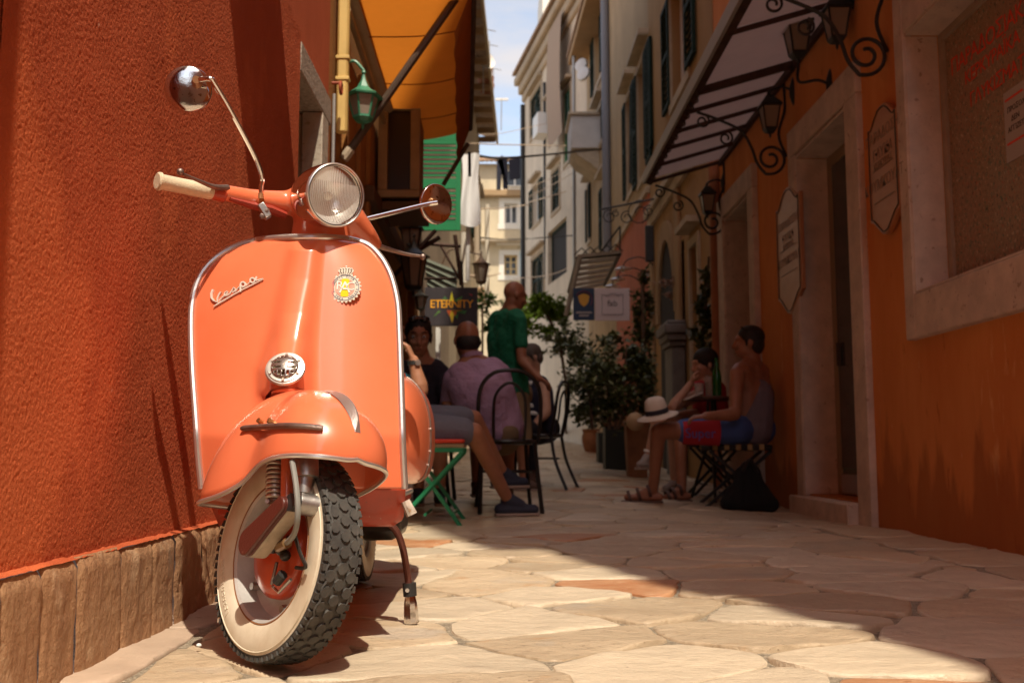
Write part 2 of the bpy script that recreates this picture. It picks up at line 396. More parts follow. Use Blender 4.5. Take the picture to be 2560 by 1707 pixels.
# lip of render over the plinth
MB().grid(lambda u, v: (lerp(-.845, -.820, v) - .004 * abs(NZ.noise(V((u * 60, 0, 0)))), lerp(-.5, 3.95, u), .228 - .006 * v * v - .005 * abs(NZ.noise(V((u * 130, v, 2)))) + .002 * NZ.noise(V((u * 400, v * 3, 2)))), 260, 5).build('render_lip', m_red, LB, ang=60)
ys = [-.5, -.3, -.08, .16, .37, .62, .85, 1.06, 1.31, 1.5, 1.66, 1.805, 1.949, 2.17, 2.364, 2.52, 2.74, 2.92, 3.2, 3.42, 3.68, 3.95]
for i, (a, b) in enumerate(zip(ys, ys[1:])):
    top = .222 + rnd.uniform(-.006, .004); off = rnd.uniform(0, .003)
    def pf(u, v, a=a, b=b, top=top, off=off, i=i):
        y = lerp(a + .0012, b - .0012, u); z = lerp(-.03, top, v); e = min(u, 1 - u) * (b - a)
        r = 1 - min(1, e / .006); q = NZ.noise(V((y * 18, z * 7, i))) * .004 + NZ.noise(V((y * 60, z * 24, i))) * .003 * (2.6 if a > 2.5 else 1)
        return (-.818 + off + q - r * .005 - (.01 if v > .97 else 0) + (1 - v) * .004, y, z)
    MB().grid(pf, 16, 14).build('plinth_stone', m_plinth, LB, ang=70)
# stone doorway beyond the corner
MB().bx(-1.36, -.935, 4.47, 4.57, 0, 1.60).build('door_jamb', m_jamb, LB, bevel=.006); MB().bx(-1.36, -.935, 4.468, 4.57, 1.607, 1.982).build('door_jamb', m_jamb, LB, bevel=.006)
MB().bx(-1.34, -1.28, 3.97, 4.46, 0, 1.98).build('door', mat('old_brown_door', (.09, .05, .03), .7, bump=(30, .3, .01)), LB)
MB().bx(-.934, -.838, 4.45, 4.60, 0, 1.982).build('jamb_face', m_white_st, LB, bevel=.004)
MB().bx(-1.3, -.838, 3.955, 4.66, 1.985, 2.112).build('lintel', mat('granite_lintel', (.42, .34, .27), .8, var=(60, .4), bump=(50, .5, .01), spots=[(70, .58, (.2, .14, .1))]), LB, bevel=.005)
MB().prism([(-.846, 4.602, 1.98), (-.846, 4.66, 1.98), (-.846, 4.66, 0), (-.846, 4.602, 0)], (-.3, 0, 0)).build('wall_end', m_red_s, LB, ang=0)
# ---- right building: orange limewash with stone window and doors
m_or = mat('orange_limewash', (.72, .29, .088), .9, var=(1.3, .3), col2=(.62, .215, .06), stretch=(1, 2.6, .7), bump=(30, .25, .006), spec=.25, spots=[(5, .66, (.52, .17, .05)), (2.6, .66, (.74, .36, .13)), (9, .70, (.74, .40, .17))])
m_st = mat('grey_pink_stone', (.66, .52, .42), .8, var=(7, .25), bump=(28, .5, .01, 8), spots=[(26, .64, (.34, .23, .17)), (5, .6, (.55, .43, .36)), (11, .66, (.42, .30, .23))])
RB = thing('orange_building', 'orange limewashed building with stone framed window and doors on the right', 'building', (2.1, 5, 0))
WY0, WY1, WZ0, WZ1 = 2.2, 4.905, 1.21, 2.56          # window stone frame inner
D1 = (5.83, 6.86, .13, 2.50); D2 = (8.20, 9.14, .10, 2.58)
mb = MB(); wallx(mb, 2.1, -1.9, 9.55, -.2, 17.5, [(WY0, WY1, WZ0, WZ1), D1, D2], .30, 1)
mb.add([(2.1, -1.9, -.2), (9, -1.9, -.2), (9, -1.9, 17.5), (2.1, -1.9, 17.5)], [(0, 1, 2, 3)]); mb.add([(2.1, 9.55, -.2), (9, 9.55, -.2), (9, 9.55, 17.5), (2.1, 9.55, 17.5)], [(0, 1, 2, 3)])
mb.add([(2.1, -1.9, 17.5), (9, -1.9, 17.5), (9, 9.55, 17.5), (2.1, 9.55, 17.5)], [(0, 1, 2, 3)]); mb.build('wall', m_or, RB, ang=0)
def damp(m):                                            # tide mark of rising damp with drips, by height on the wall
    t = m.node_tree; n = t.nodes; l = t.links.new; b = n['Principled BSDF']; src = b.inputs['Base Color'].links[0].from_socket
    tcn = n.new('ShaderNodeTexCoord'); sp = n.new('ShaderNodeSeparateXYZ'); l(tcn.outputs['Object'], sp.inputs[0])
    mp_ = n.new('ShaderNodeMapping'); mp_.inputs['Scale'].default_value = (1, 2.6, .7); l(tcn.outputs['Object'], mp_.inputs['Vector'])
    q = n.new('ShaderNodeTexNoise'); q.inputs['Scale'].default_value = 2.3; q.inputs['Detail'].default_value = 7; q.inputs['Roughness'].default_value = .5; l(mp_.outputs[0], q.inputs['Vector'])
    a = n.new('ShaderNodeMath'); a.operation = 'MULTIPLY_ADD'; a.inputs[1].default_value = 1.5; a.inputs[2].default_value = -.32; l(q.outputs['Fac'], a.inputs[0])
    d = n.new('ShaderNodeMath'); d.operation = 'SUBTRACT'; l(a.outputs[0], d.inputs[0]); l(sp.outputs['Z'], d.inputs[1])
    r = n.new('ShaderNodeMapRange'); r.inputs['From Min'].default_value = -.04; r.inputs['From Max'].default_value = .16; l(d.outputs[0], r.inputs['Value'])
    k = n.new('ShaderNodeMath'); k.operation = 'MULTIPLY'; k.inputs[1].default_value = .6; l(r.outputs[0], k.inputs[0])
    mm = n.new('ShaderNodeMix'); mm.data_type = 'RGBA'; mm.inputs['B'].default_value = (.30, .098, .034, 1); l(src, mm.inputs['A']); l(k.outputs[0], mm.inputs['Factor']); l(mm.outputs['Result'], b.inputs['Base Color'])
damp(m_or)
# window: stone frame pieces, inner frame, frosted patterned glass
def stbox(nm, x0, x1, y0, y1, z0, z1, m=m_st, par=RB, bv=.008): return MB().bx(x0, x1, y0, y1, z0, z1).build(nm, m, par, bevel=bv)
MB().bx(2.1, 7, -3.0, -1.905, 13.2, 20.5).build('upper_shade_block', m_or, RB); MB().bx(2.1, 7, -2.2, -1.905, 9.2, 11.6).build('lower_shade_block', m_or, RB)  # unseen blocks added to shape the shadow on the lane and awning
WN = stbox('window_frame', 2.055, 2.14, 4.907, 5.025, .985, 2.80)
stbox('frame_stone', 2.055, 2.14, WY0 - .3, 4.904, .985, 1.207, m_st, WN); stbox('frame_stone', 2.055, 2.14, WY0 - .3, 4.904, 2.563, 2.80, m_st, WN); stbox('frame_stone', 2.055, 2.14, WY0 - .3, WY0 - .003, 1.21, 2.56, m_st, WN)
stbox('reveal_slab', 2.062, 2.23, 4.894, 4.906, 1.222, 2.548, m_st, WN, .003); stbox('reveal_slab', 2.062, 2.33, WY0, 4.893, 1.209, 1.221, m_st, WN, .003); stbox('reveal_slab', 2.062, 2.33, WY0, 4.893, 2.549, 2.561, m_st, WN, .003)
m_wood_f = mat('beige_window_wood', (.36, .27, .19), .7, var=(8, .2))
fr = MB(); fr.bx(2.23, 2.27, 4.85, 4.893, 1.222, 2.548); fr.bx(2.23, 2.27, WY0, 4.848, 1.222, 1.268); fr.bx(2.23, 2.27, WY0, 4.848, 2.51, 2.548); fr.bx(2.23, 2.27, WY0, WY0 + .06, 1.27, 2.508); fr.build('inner_frame', m_wood_f, WN, bevel=.004)
def speckle_mat():
    m = mat('speckled_foil_glass', (.36, .235, .14), .35, spec=.4, var=(60, .5), col2=(.22, .15, .095), spots=[(68, .60, (.42, .12, .06), 2), (58, .61, (.10, .15, .10), 2), (75, .62, (.52, .40, .26), 2), (52, .62, (.04, .04, .03), 2)], stretch=(1, 1, .7))
    return m
gl = MB().bx(2.250, 2.256, WY0 + .055, 4.852, 1.265, 2.512).build('pane', speckle_mat(), WN, ang=0)
m_redlet = mat('red_lettering', (.70, .05, .018), .5)
LAT = str.maketrans('ΑΡΟΚΕΥΙΤΜΝΧΗΖΒ', 'APOKEYITMNXHZB')
def wall_text(t, y, z, s, m, par=WN, X=2.248, sh=0, nm='lettering', spc=1.): return text(nm, t.translate(LAT), s, face_m((X, y, z), (0, -1, 0), (0, 0, 1)), m, par, .0006, 'LEFT', sh, spc)
wall_text('ΠΑΡΑΔΟΣΙΑΚΑ', 4.80, 2.33, .118, m_redlet, spc=.92); wall_text('ΚΕΡΚΥΡΑΪΚΑ', 4.66, 2.225, .098, m_redlet, spc=.92); wall_text('ΓΛΥΚΙΣΜΑΤΑ', 4.62, 2.10, .098, m_redlet, spc=.92)
NP = MB().bx(2.245, 2.2485, 4.12, 4.30, 1.70, 2.02).build('paper_notice', mat('white_paper', (.42, .38, .35), .8), WN, ang=0)
for z_ in (1.975, 1.775): MB().bx(2.243, 2.2445, 4.135, 4.285, z_, z_ + .010).build('red_rule', m_redlet, WN, ang=0)
m_ink = mat('ink', (.07, .06, .055), .7)
for t, z in (('ΠΡΟΣΟΧΗ', 1.93), ('ΔΕΝ', 1.885), ('ΑΓΓΙΖΕΤΕ', 1.84)): wall_text(t, 4.272 if len(t) > 4 else 4.24, z, .036, m_ink, X=2.244)
# door 1
DF = stbox('door_surround', 2.06, 2.13, 6.863, 7.02, .10, 2.52)
stbox('surround_stone', 2.06, 2.13, 5.62, 5.827, -.02, 2.52, m_st, DF); stbox('surround_stone', 2.06, 2.13, 5.62, 7.02, 2.523, 2.72, m_st, DF); stbox('door_step', 2.00, 2.36, 5.83, 7.03, -.05, .12, m_st, DF, .012)
m_door = mat('grey_green_door', (.16, .15, .11), .5, var=(3, .2)); m_dfr = mat('tan_door_frame', (.30, .21, .13), .6)
def doorset(par, D, X, leaf):
    stbox('reveal_slab', 2.064, X, D[1] - .014, D[1] + .001, D[2], D[3] - .016, m_st, par, .004); stbox('reveal_slab', 2.064, X, D[0], D[1] - .015, D[3] - .015, D[3] + .001, m_st, par, .004)
    a, b, c, d = D[0], D[1] - .016, D[2], D[3] - .016
    DR = MB().bx(X + .005, X + .04, a + .01, b, c, d).build('door', m_door, RB)
    for q in ((b - .075, b, c, d), (a + .01, a + .07, c, d), (a + .072, b - .077, d - .08, d)): MB().bx(X - .012, X + .004, *q).build('door_frame', m_dfr, DR, bevel=.003)
    MB().bx(X - .004, X + .003, a + .075, b - .08, c + .18, d - .085).build('door_pane', m_glass if leaf else m_door, DR, ang=0); return DR
DR = doorset(DF, D1, 2.30, True)
MB().bx(2.285, 2.299, 5.92, 6.76, .14, .27).build('kick_plate', mat('zinc_plate', (.5, .5, .5), .35, 1.), DR); MB().bx(2.290, 2.2955, 6.22, 6.38, 1.42, 1.55).build('sticker', m_redlet, DR, ang=0)
MB().beam((2.28, 6.72, 1.0), (2.28, 6.72, 1.16), .025, .02).build('door_handle', m_ink, DR)
D2F = stbox('door_surround', 2.05, 2.12, 9.143, 9.38, 0, 2.60); stbox('surround_stone', 2.05, 2.12, 8.02, 8.197, 0, 2.60, m_st, D2F); stbox('surround_stone', 2.05, 2.12, 8.02, 9.38, 2.603, 2.80, m_st, D2F)
doorset(D2F, D2, 2.30, True)
# shop plaques on brackets
m_plq = mat('varnished_plaque', (.46, .20, .085), .38, coat=.15, var=(6, .35), col2=(.40, .15, .055), stretch=(1, 1, 2.2))
def plaque(y, z, wd, ht, label, lines):
    t = thing('plaque', label, 'plaque', (2.07, y, z), 'scalloped plaques on the orange wall')
    a, b = wd / 2, ht / 2; top = [(0, b), (.25 * a, b * .985), (.5 * a, b * .9), (.72 * a, b * .79), (.86 * a, b * .75), (a, b * .78)]
    out = top + [(a, -b * .70), (.8 * a, -b * .74), (.5 * a, -b * .86), (.22 * a, -b * .97), (0, -b)]
    out = out + [(-x, zz) for x, zz in out[-2:0:-1]]
    MB().prism([(2.085, y - x, z + zz) for x, zz in out], (-.028, 0, 0)).build('board', m_plq, t, ang=30, bevel=.003)
    MB().tube([(2.054, y - x * .9, z + zz * .955) for x, zz in out], .0035, 6, closed=True).build('border_line', mat('plaque_border', (.05, .045, .03), .5), t)
    for i, (s, zz, tx) in enumerate(lines): text('lettering', tx, s, face_m((2.0555, y, z + zz), (0, -1, 0), (0, 0, 1)), mat('plaque_ink', (.24, .14, .08), .5), t, .0006)
    for z_ in (.015, -.165): MB().bx(2.0535, 2.055, y - wd * .34, y + wd * .34, z + z_, z + z_ + .006).build('rule_line', mat('plaque_ink', (.24, .14, .08), .5), t, ang=0)
    for q in (-1, 1): MB().bx(2.05, 2.1, y + q * wd * .2 - .006, y + q * wd * .2 + .006, z + .1, z + .112).build('bracket', m_ink, t)
LN = [(.085, .20, 'ΠΑΡΑΔΟΣΗ'), (.085, .10, 'ΓΛΥΚΑ'), (.05, .04, 'ΚΕΡΚΥΡΑΣ'), (.085, -.07, 'ΚΟΥΜΚΟΥΑΤ')]
plaque(5.235, 1.945, .42, .72, 'scalloped varnished plaque on orange wall between window and door', LN)
plaque(7.05, 1.865, .60, .93, 'glossy scalloped plaque on orange wall beyond the first stone doorway', LN)
# low building behind, right of the camera
LW = thing('low_building', 'low pale building standing behind the camera on the right', 'building', (2.1, -7, 0))
mb = MB(); mb.bx(2.1, 8, -14, -1.91, -.2, 7.3); mb.build('wall', mat('pale_render', (.55, .45, .32), .9, var=(2, .2)), LW)
BB = thing('end_building', 'pale building closing the lane behind the camera', 'building', (0, -15, 0)); MB().bx(-6, 9, -20, -14.1, -.2, 5).build('wall', mat('cream_render_back', (.55, .44, .3), .9, var=(2, .2)), BB)
# ------------------------------------------------------------------ the scooter
m_paint = mat('orange_paint', (.80, .200, .092), .32, coat=.8, var=(5, .1), col2=(.77, .175, .072), spec=.5, rvar=.08, spots=[(120, .765, (.30, .10, .06), 2)])
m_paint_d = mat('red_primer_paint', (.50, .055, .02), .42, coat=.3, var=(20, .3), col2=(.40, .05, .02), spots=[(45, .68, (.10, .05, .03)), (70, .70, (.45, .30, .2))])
m_chrome = mat('chrome', (.78, .76, .74), .07, 1., bump=(60, .06, .002))
m_chrome_r = mat('rusty_chrome', (.70, .68, .66), .1, 1., spots=[(90, .63, (.20, .09, .03)), (40, .64, (.40, .27, .18))], bump=(60, .1, .002))
m_alu = mat('aluminium_trim', (.72, .70, .67), .28, .85, bump=(80, .1, .002))
m_steel = mat('grey_cast_metal', (.55, .53, .51), .4, 1., var=(30, .3), bump=(90, .2, .002))
m_dull = mat('dull_brown_metal', (.30, .22, .19), .45, .8, var=(40, .3), bump=(200, .4, .002))
m_cream = mat('cream_rubber', (.72, .61, .43), .5, var=(30, .12), bump=(160, .5, .002), spots=[(50, .68, (.45, .33, .2))])
m_white_w = mat('whitewall_rubber', (.70, .63, .50), .5, var=(14, .14), col2=(.58, .49, .36), bump=(120, .1, .002), spots=[(20, .7, (.42, .33, .22))])
m_tyre = mat('black_tyre_rubber', (.045, .042, .040), .65, var=(30, .3), col2=(.075, .068, .06), bump=(200, .3, .002))
m_grease = mat('greasy_black', (.02, .016, .013), .35)
m_rubber = mat('black_rubber', (.025, .024, .023), .5)
m_cable = mat('grey_cable', (.22, .22, .20), .5)
m_brownleather = mat('maroon_cover', (.10, .025, .018), .35, bump=(180, .5, .002), coat=.3, spots=[(60, .68, (.22, .1, .07))])
m_ivory = mat('ivory_dirty', (.52, .43, .32), .5, var=(25, .3))
SX, SY = -.472, 2.025
Bm = MX.Translation((SX, SY, .012)) @ MX.Rotation(R_(-1.3), 4, 'Y')
TH, RAKE = R_(44), R_(15)
P0 = V((0, .053, .215)); AX = V((0, math.sin(RAKE), math.cos(RAKE)))
S = Bm @ MX.Translation(P0) @ MX.Rotation(TH, 4, AX) @ MX.Translation(-P0)
Si = S.inverted()
SC = thing('scooter', 'glossy orange vintage motor scooter parked in the sun beside the rust red wall', 'scooter', (SX, SY, 0))
def tm(mb, m): mb.v = [tuple(m @ V(p)) for p in mb.v]; return mb
def bvh_of(mb): return BVHTree.FromPolygons([V(p) for p in mb.v], mb.f)
def hit(b, u, v, off=0.):
    r = ray(u * KD, v * KD).normalized(); h = b.ray_cast(CO, r)
    if h[0] is None: return at(u, v, SY + .2), V((0, -1, 0))
    n = h[1] if h[1].dot(r) < 0 else -h[1]
    return h[0] + n * off, n
def onS(u, v, lx):                                      # where the pixel ray meets the plane x=lx of the steered front end
    p = S @ V((lx, 0, 0)); n = (S.to_3x3() @ V((1, 0, 0)))
    r = ray(u * KD, v * KD); return CO + r * ((p - CO).dot(n) / r.dot(n))
# ---- front wheel
Rw, WH = .2125, V((0, 0, .2125))
Wm = S @ MX.Translation(WH) @ MX.Rotation(R_(90), 4, 'Y')          # local z = axle (towards the camera's right)
Wm = S @ MX.Translation(WH) @ MX(((0, 0, 1, 0), (1, 0, 0, 0), (0, 1, 0, 0), (0, 0, 0, 1)))
def wheel(par_thing, Wm, name, dark=False):
    prof = [(.132, -.030), (.140, -.036), (.150, -.041), (.170, -.0445), (.186, -.0435), (.196, -.041)]
    t = MB().lathe([(.1965, -.0408), (.2005, -.0395), (.2045, -.0355), (.2065, -.026), (.2075, -.012), (.2075, .012), (.2065, .026), (.2045, .0355), (.2005, .0395), (.1965, .0408)], 72)
    W = tm(t, Wm).build('front_wheel' if not dark else 'rear_wheel', m_tyre, par_thing, ang=50)
    for sg in (-1, 1): tm(MB().lathe([(r, -h * sg) for r, h in prof], 72), Wm).build('whitewall', m_white_w, W, ang=60)
    # moulded ring lines
    tm(MB().lathe([(.189, -.0430), (.1905, -.0446), (.192, -.0422)], 72), Wm).build('sidewall_ring', m_white_w, W)
    tr = MB(); n = 44
    for i in range(n):
        for k, (z, off) in enumerate([(-.0235, .5), (-.0005, 0), (.0225, .5)]):
            a = 2 * math.pi * (i + off) / n; cx = math.cos(a); sx = math.sin(a)
            hexa = [(.0122 * math.cos(q) * .98, .0112 * math.sin(q)) for q in [math.pi / 8 + j * math.pi / 4 for j in range(8)]]
            rb, rt = .206 - abs(z) * .05, .2122 - abs(z) * .06
            vs = []
            for rr, sc in ((rb, 1.), (rt, .93)):
                for (ta, zz) in hexa:
                    aa = a + ta * sc / rr; vs.append((rr * math.cos(aa), rr * math.sin(aa), z + zz * sc))
            tr.add(vs, [(0 + j, (j + 1) % 8, 8 + (j + 1) % 8, 8 + j) for j in range(8)] + [tuple(range(8, 16))])
    for i in range(72):
        for z in (-.0375, .0365):
            a = 2 * math.pi * i / 72; w_ = .0062
            vs = [((rr) * math.cos(a + ta / rr), rr * math.sin(a + ta / rr), zz) for rr, zo in ((.2, 0), (.2085, 0)) for ta, zz in ((-w_, z - .005), (w_, z - .003 + zo), (w_, z + .005), (-w_, z + .003))]
            tr.add(vs, [(0, 1, 5, 4), (1, 2, 6, 5), (2, 3, 7, 6), (3, 0, 4, 7), (4, 5, 6, 7)])
    for z in (-.0305, .0295):                                    # zigzag ribs between the shoulder and the lugs
        pts = []
        for i in range(144): a = 2 * math.pi * i / 144; rr = .2085; pts.append((rr * math.cos(a), rr * math.sin(a), z + (.0022 if (i // 2) % 2 else -.0022)))
        tr.tube(pts, .0026, 4, closed=True)
    kind(tm(tr, Wm).build('tread', m_tyre, W, ang=30), 'stuff')
    rim = MB().lathe([(.134, -.028), (.139, -.033), (.136, -.036), (.131, -.032), (.128, -.012), (.124, .004), (.112, .010), (.098, .012), (.085, .004), (.062, .004), (.062, .02), (.13, .02), (.134, .028), (.139, .033), (.136, .036), (.13, .03)], 64)
    tm(rim, Wm).build('rim', mat('rim_grey_metal', (.58, .56, .53), .4, .25, var=(18, .2), spots=[(55, .7, (.3, .16, .08))]), W, ang=40)
    tm(MB().lathe([(.1395, -.0335), (.141, -.0355), (.1385, -.0372), (.1365, -.036)], 64), Wm).build('rim_edge', mat('rust_edge', (.30, .13, .05), .7, .3), W)
    return W
FW = wheel(SC, Wm, 'front_wheel')
for i in range(5):                                                # rim nuts
    a = 2 * math.pi * i / 5 + .5; p = V((.112 * math.cos(a), .112 * math.sin(a), .0))
    tm(MB().cyl(p, p + V((0, 0, -.014)), .009, .008, 6), Wm).build('rim_nut', m_steel, FW)
# raised lettering on the whitewall
def arc_text(txt, r, a0, size, z, m, mt, par, step, flip=1):
    for i, ch in enumerate(txt):
        if ch == ' ': continue
        a = a0 + flip * i * step
        p = V((r * math.cos(a), r * math.sin(a), z)); rad = V((math.cos(a), math.sin(a), 0))
        lm = face_m(p, V((0, 0, -1)).cross(rad) * -flip * -1 if 0 else rad.cross(V((0, 0, -1))) * -1, rad)
        me = text_mesh(ch, size, .0006); me.transform(m @ lm); me.materials.clear(); me.materials.append(mt); link('raised_letter', me, par)
for a0 in (2.45, -.25): arc_text('Continental', .1705, a0, .021, -.0448, Wm, m_white_w, FW, -.068, 1)
# hub plate, brake drum and torque parts (camera-left face)
hub = MB().lathe([(.0001, -.030), (.03, -.034), (.055, -.030), (.078, -.024), (.088, -.014), (.090, .004), (.086, .012), (.0001, .012)], 48)
tm(hub, Wm).build('brake_plate', mat('orange_brake_plate', (.62, .085, .028), .35, coat=.5, var=(10, .5), col2=(.45, .045, .015), spots=[(16, .66, (.05, .025, .015)), (40, .68, (.16, .05, .02))]), SC, ang=45)
def P3(u, v, lx): return onS(u, v, lx)
# fork spring, damper, fork leg
spr = cat_curve([P3(633, 1012, -.072), P3(631, 1150, -.072)], 1); a, b = spr[0], spr[-1]; pts = []; fm = frame(b - a); turns = 13
for i in range(turns * 14 + 1):
    t = i / (turns * 14); q = 2 * math.pi * turns * t; pts.append(a.lerp(b, t) + fm.col[0] * (.0145 * math.cos(q)) + fm.col[1] * (.0145 * math.sin(q)))
MB().tube(pts, .0045, 7).build('fork_spring', mat('spring_metal', (.58, .50, .42), .4, .85, var=(30, .2)), SC)
MB().cyl(a, b, .010, .010, 12).build('spring_core', m_dull, SC)
MB().cyl(P3(660, 1000, -.062), P3(659, 1150, -.062), .0125, .0125, 14).build('fork_leg', m_paint, SC)
sh = MB(); sh.cyl(P3(704, 1010, -.058), P3(704, 1098, -.058), .0235, .0235, 20); sh.build('damper_sleeve', m_steel, SC)
sh = MB(); sh.cyl(P3(702, 1085, -.058), P3(698, 1135, -.058), .0185, .0185, 18); sh.build('damper_body', m_steel, SC, bevel=.002)
m_paint.node_tree.nodes['Principled BSDF'].inputs['Coat Roughness'].default_value = .11
xS = S.to_3x3() @ V((1, 0, 0))
e0 = P3(701, 1158, -.06); MB().cyl(e0 - xS * .020 + V((.0, .012, 0)), e0 + xS * .034 - V((0, .006, 0)), .0215, .0215, 22).build('damper_eye', m_steel, SC, bevel=.003)
MB().cyl(e0 - xS * .034, e0 - xS * .018, .017, .017, 18).build('bush', m_rubber, SC)
# swinging link cover: rounded slab
def slab(p0, p1, r0, r1, dn, th, n=10):
    ax = (p1 - p0); L_ = ax.length; d = ax.normalized(); s = d.cross(dn).normalized(); o = []
    for j in range(n + 1): q = math.pi / 2 + math.pi * j / n; o.append(p0 + d * (r0 * math.cos(q)) + s * (r0 * math.sin(q)))
    for j in range(n + 1): q = -math.pi / 2 + math.pi * j / n; o.append(p1 + d * (r1 * math.cos(q)) + s * (r1 * math.sin(q)))
    return MB().prism(o, dn * th)
c0, c1 = P3(655, 1160, -.09), P3(577, 1246, -.09)
slab(c0, c1, .0165, .0275, xS, .034).build('link_arm', m_ivory, SC, ang=30, bevel=.004)
slab(c0 - xS * .006, c1 - xS * .006, .0165, .0275, xS, .005).build('link_stripe', m_brownleather, SC, ang=30, bevel=.001)
slab(c0 - xS * .014, c1 - xS * .014, .0155, .0265, xS, .010).build('link_cover', m_brownleather, SC, ang=30, bevel=.003)
# speedometer and brake cables
MB().tube(cat_curve([P3(671, 1058, -.10), P3(681, 1120, -.104), P3(684, 1180, -.10), P3(676, 1225, -.085), P3(655, 1250, -.065)]), .0055, 8).build('cable', m_cable, SC)
MB().cyl(P3(660, 1246, -.068), P3(640, 1258, -.050), .010, .009, 10).build('cable_end', mat('brass_fitting', (.30, .18, .08), .4, .8), SC)
MB().tube(cat_curve([P3(676, 1225, -.07), P3(690, 1270, -.06), P3(702, 1298, -.055), P3(696, 1304, -.05), P3(680, 1303, -.045)]), .0038, 7).build('brake_cable', m_grease, SC)
b = MB(); b.tube([P3(650, 1318, -.05), P3(636, 1336, -.05)], .010, 9); b.build('cable_gaiter', m_rubber, SC)
MB().beam(P3(636, 1290, -.048), P3(624, 1342, -.048), .014, .006).build('brake_lever_arm', m_dull, SC, bevel=.002)
for (u, v) in ((636, 1243), (645, 1262), (628, 1258), (655, 1275)): MB().ell(P3(u, v, -.045), .0115, 8, 6).build('pivot_nut', m_grease, SC)
MB().tube([P3(625, 1345, -.045), P3(640, 1360, -.04), P3(668, 1330, -.045)], .003, 6).build('return_spring', m_steel, SC)
# ---- mudguard (turns with the wheel)
ZR = [(0, .412), (25, .410), (50, .396), (75, .368), (90, .350), (110, .316), (135, .285), (160, .275), (180, .28)]
FR = [(0, .205), (25, .200), (50, .155), (75, .110), (90, .104), (110, .118), (135, .180), (160, .245), (180, .262)]
FTOP, FC = .548, .012
def smt(d, T_): return sum(tab(abs(d + k), *zip(*T_)) for k in range(-20, 21, 4)) / 11
def fend(a, s, infl=0.):
    sd_ = (math.degrees(a) + 180) % 360 - 180; d = abs(sd_); zr = smt(d, ZR); rr = smt(d, FR) + infl + (.045 * math.exp(-((d - 80) / 35) ** 2) if sd_ > 0 else 0)
    t = s * math.pi / 2; h = math.sin(t) ** .95; zz = math.cos(t) ** .95
    x = rr * h * math.sin(a); y = -rr * h * math.cos(a) + FC
    z = zr + (FTOP + infl - zr) * zz
    ridge = math.exp(-(x / .012) ** 2) * .004 * (1 if d < 90 else 0) * min(1, s * 3)
    return V((x, y, z + ridge))
fg = tm(MB().grid(lambda u, v: fend(u * 2 * math.pi, max(.0005, v)), 96, 22, True), S)
FEND = fg.build('mudguard', m_paint, SC, ang=80)
sd = FEND.modifiers.new('sheet', 'SOLIDIFY'); sd.thickness = .003; sd.offset = -1
fbv = bvh_of(fg)
rimp = [S @ (fend(2 * math.pi * i / 120, 1.) + V((0, 0, .001))) for i in range(120)]
MB().tube(rimp, .0048, 8, closed=True).build('mudguard_trim', m_alu, SC)
# bumper strip with two bolts on the flank
bp = [hit(fbv, u, v, .006)[0] for u, v in ((560, 987), (590, 984), (625, 982), (665, 981), (705, 983), (742, 987))]
MB().tube(cat_curve(bp, 5), [.0045] + [.0062] * 24 + [.0045], 9).build('bumper_strip', m_dull, SC)
for u in (602, 627): q, n_ = hit(fbv, u, 971); MB().cyl(q - n_ * .002, q + n_ * .012, .0055, .0055, 8).build('bolt', mat('brass_bolt', (.45, .25, .10), .4, .9), SC)
# crest ornament along the ridge
cp = [S @ fend(0, s) for s in (.10, .22, .36, .5, .62, .72)]
top = cat_curve([(S @ (fend(0, s) + V((0, -.3 * h, h)))) for s, h in ((.10, .001), (.22, .006), (.36, .011), (.5, .014), (.62, .014), (.70, .011))], 4); base = cat_curve([S @ fend(0, s) for s in (.10, .22, .36, .5, .64, .76)], 4)
cr = MB(); xx = xS; rows = []
for i, (t_, b_) in enumerate(zip(top, base)):
    wdt = .011 * math.sin(math.pi * min(1, .12 + .75 * i / len(top))) + .001
    m_ = b_.lerp(t_, .55); rows.append([b_ - xx * wdt, m_ - xx * wdt * .55, t_ - xx * .0016, t_ + xx * .0016, m_ + xx * wdt * .55, b_ + xx * wdt])
vs = [p for r in rows for p in r]; cr.add(vs, [(i * 6 + j, i * 6 + (j + 1) % 6, i * 6 + 6 + (j + 1) % 6, i * 6 + 6 + j) for i in range(len(rows) - 1) for j in range(6)] + [tuple(range(6)), tuple(range(len(vs) - 6, len(vs)))])
cr.build('crest_ornament', mat('pitted_chrome', (.62, .55, .52), .28, .8, bump=(400, .5, .002)), SC, ang=40)
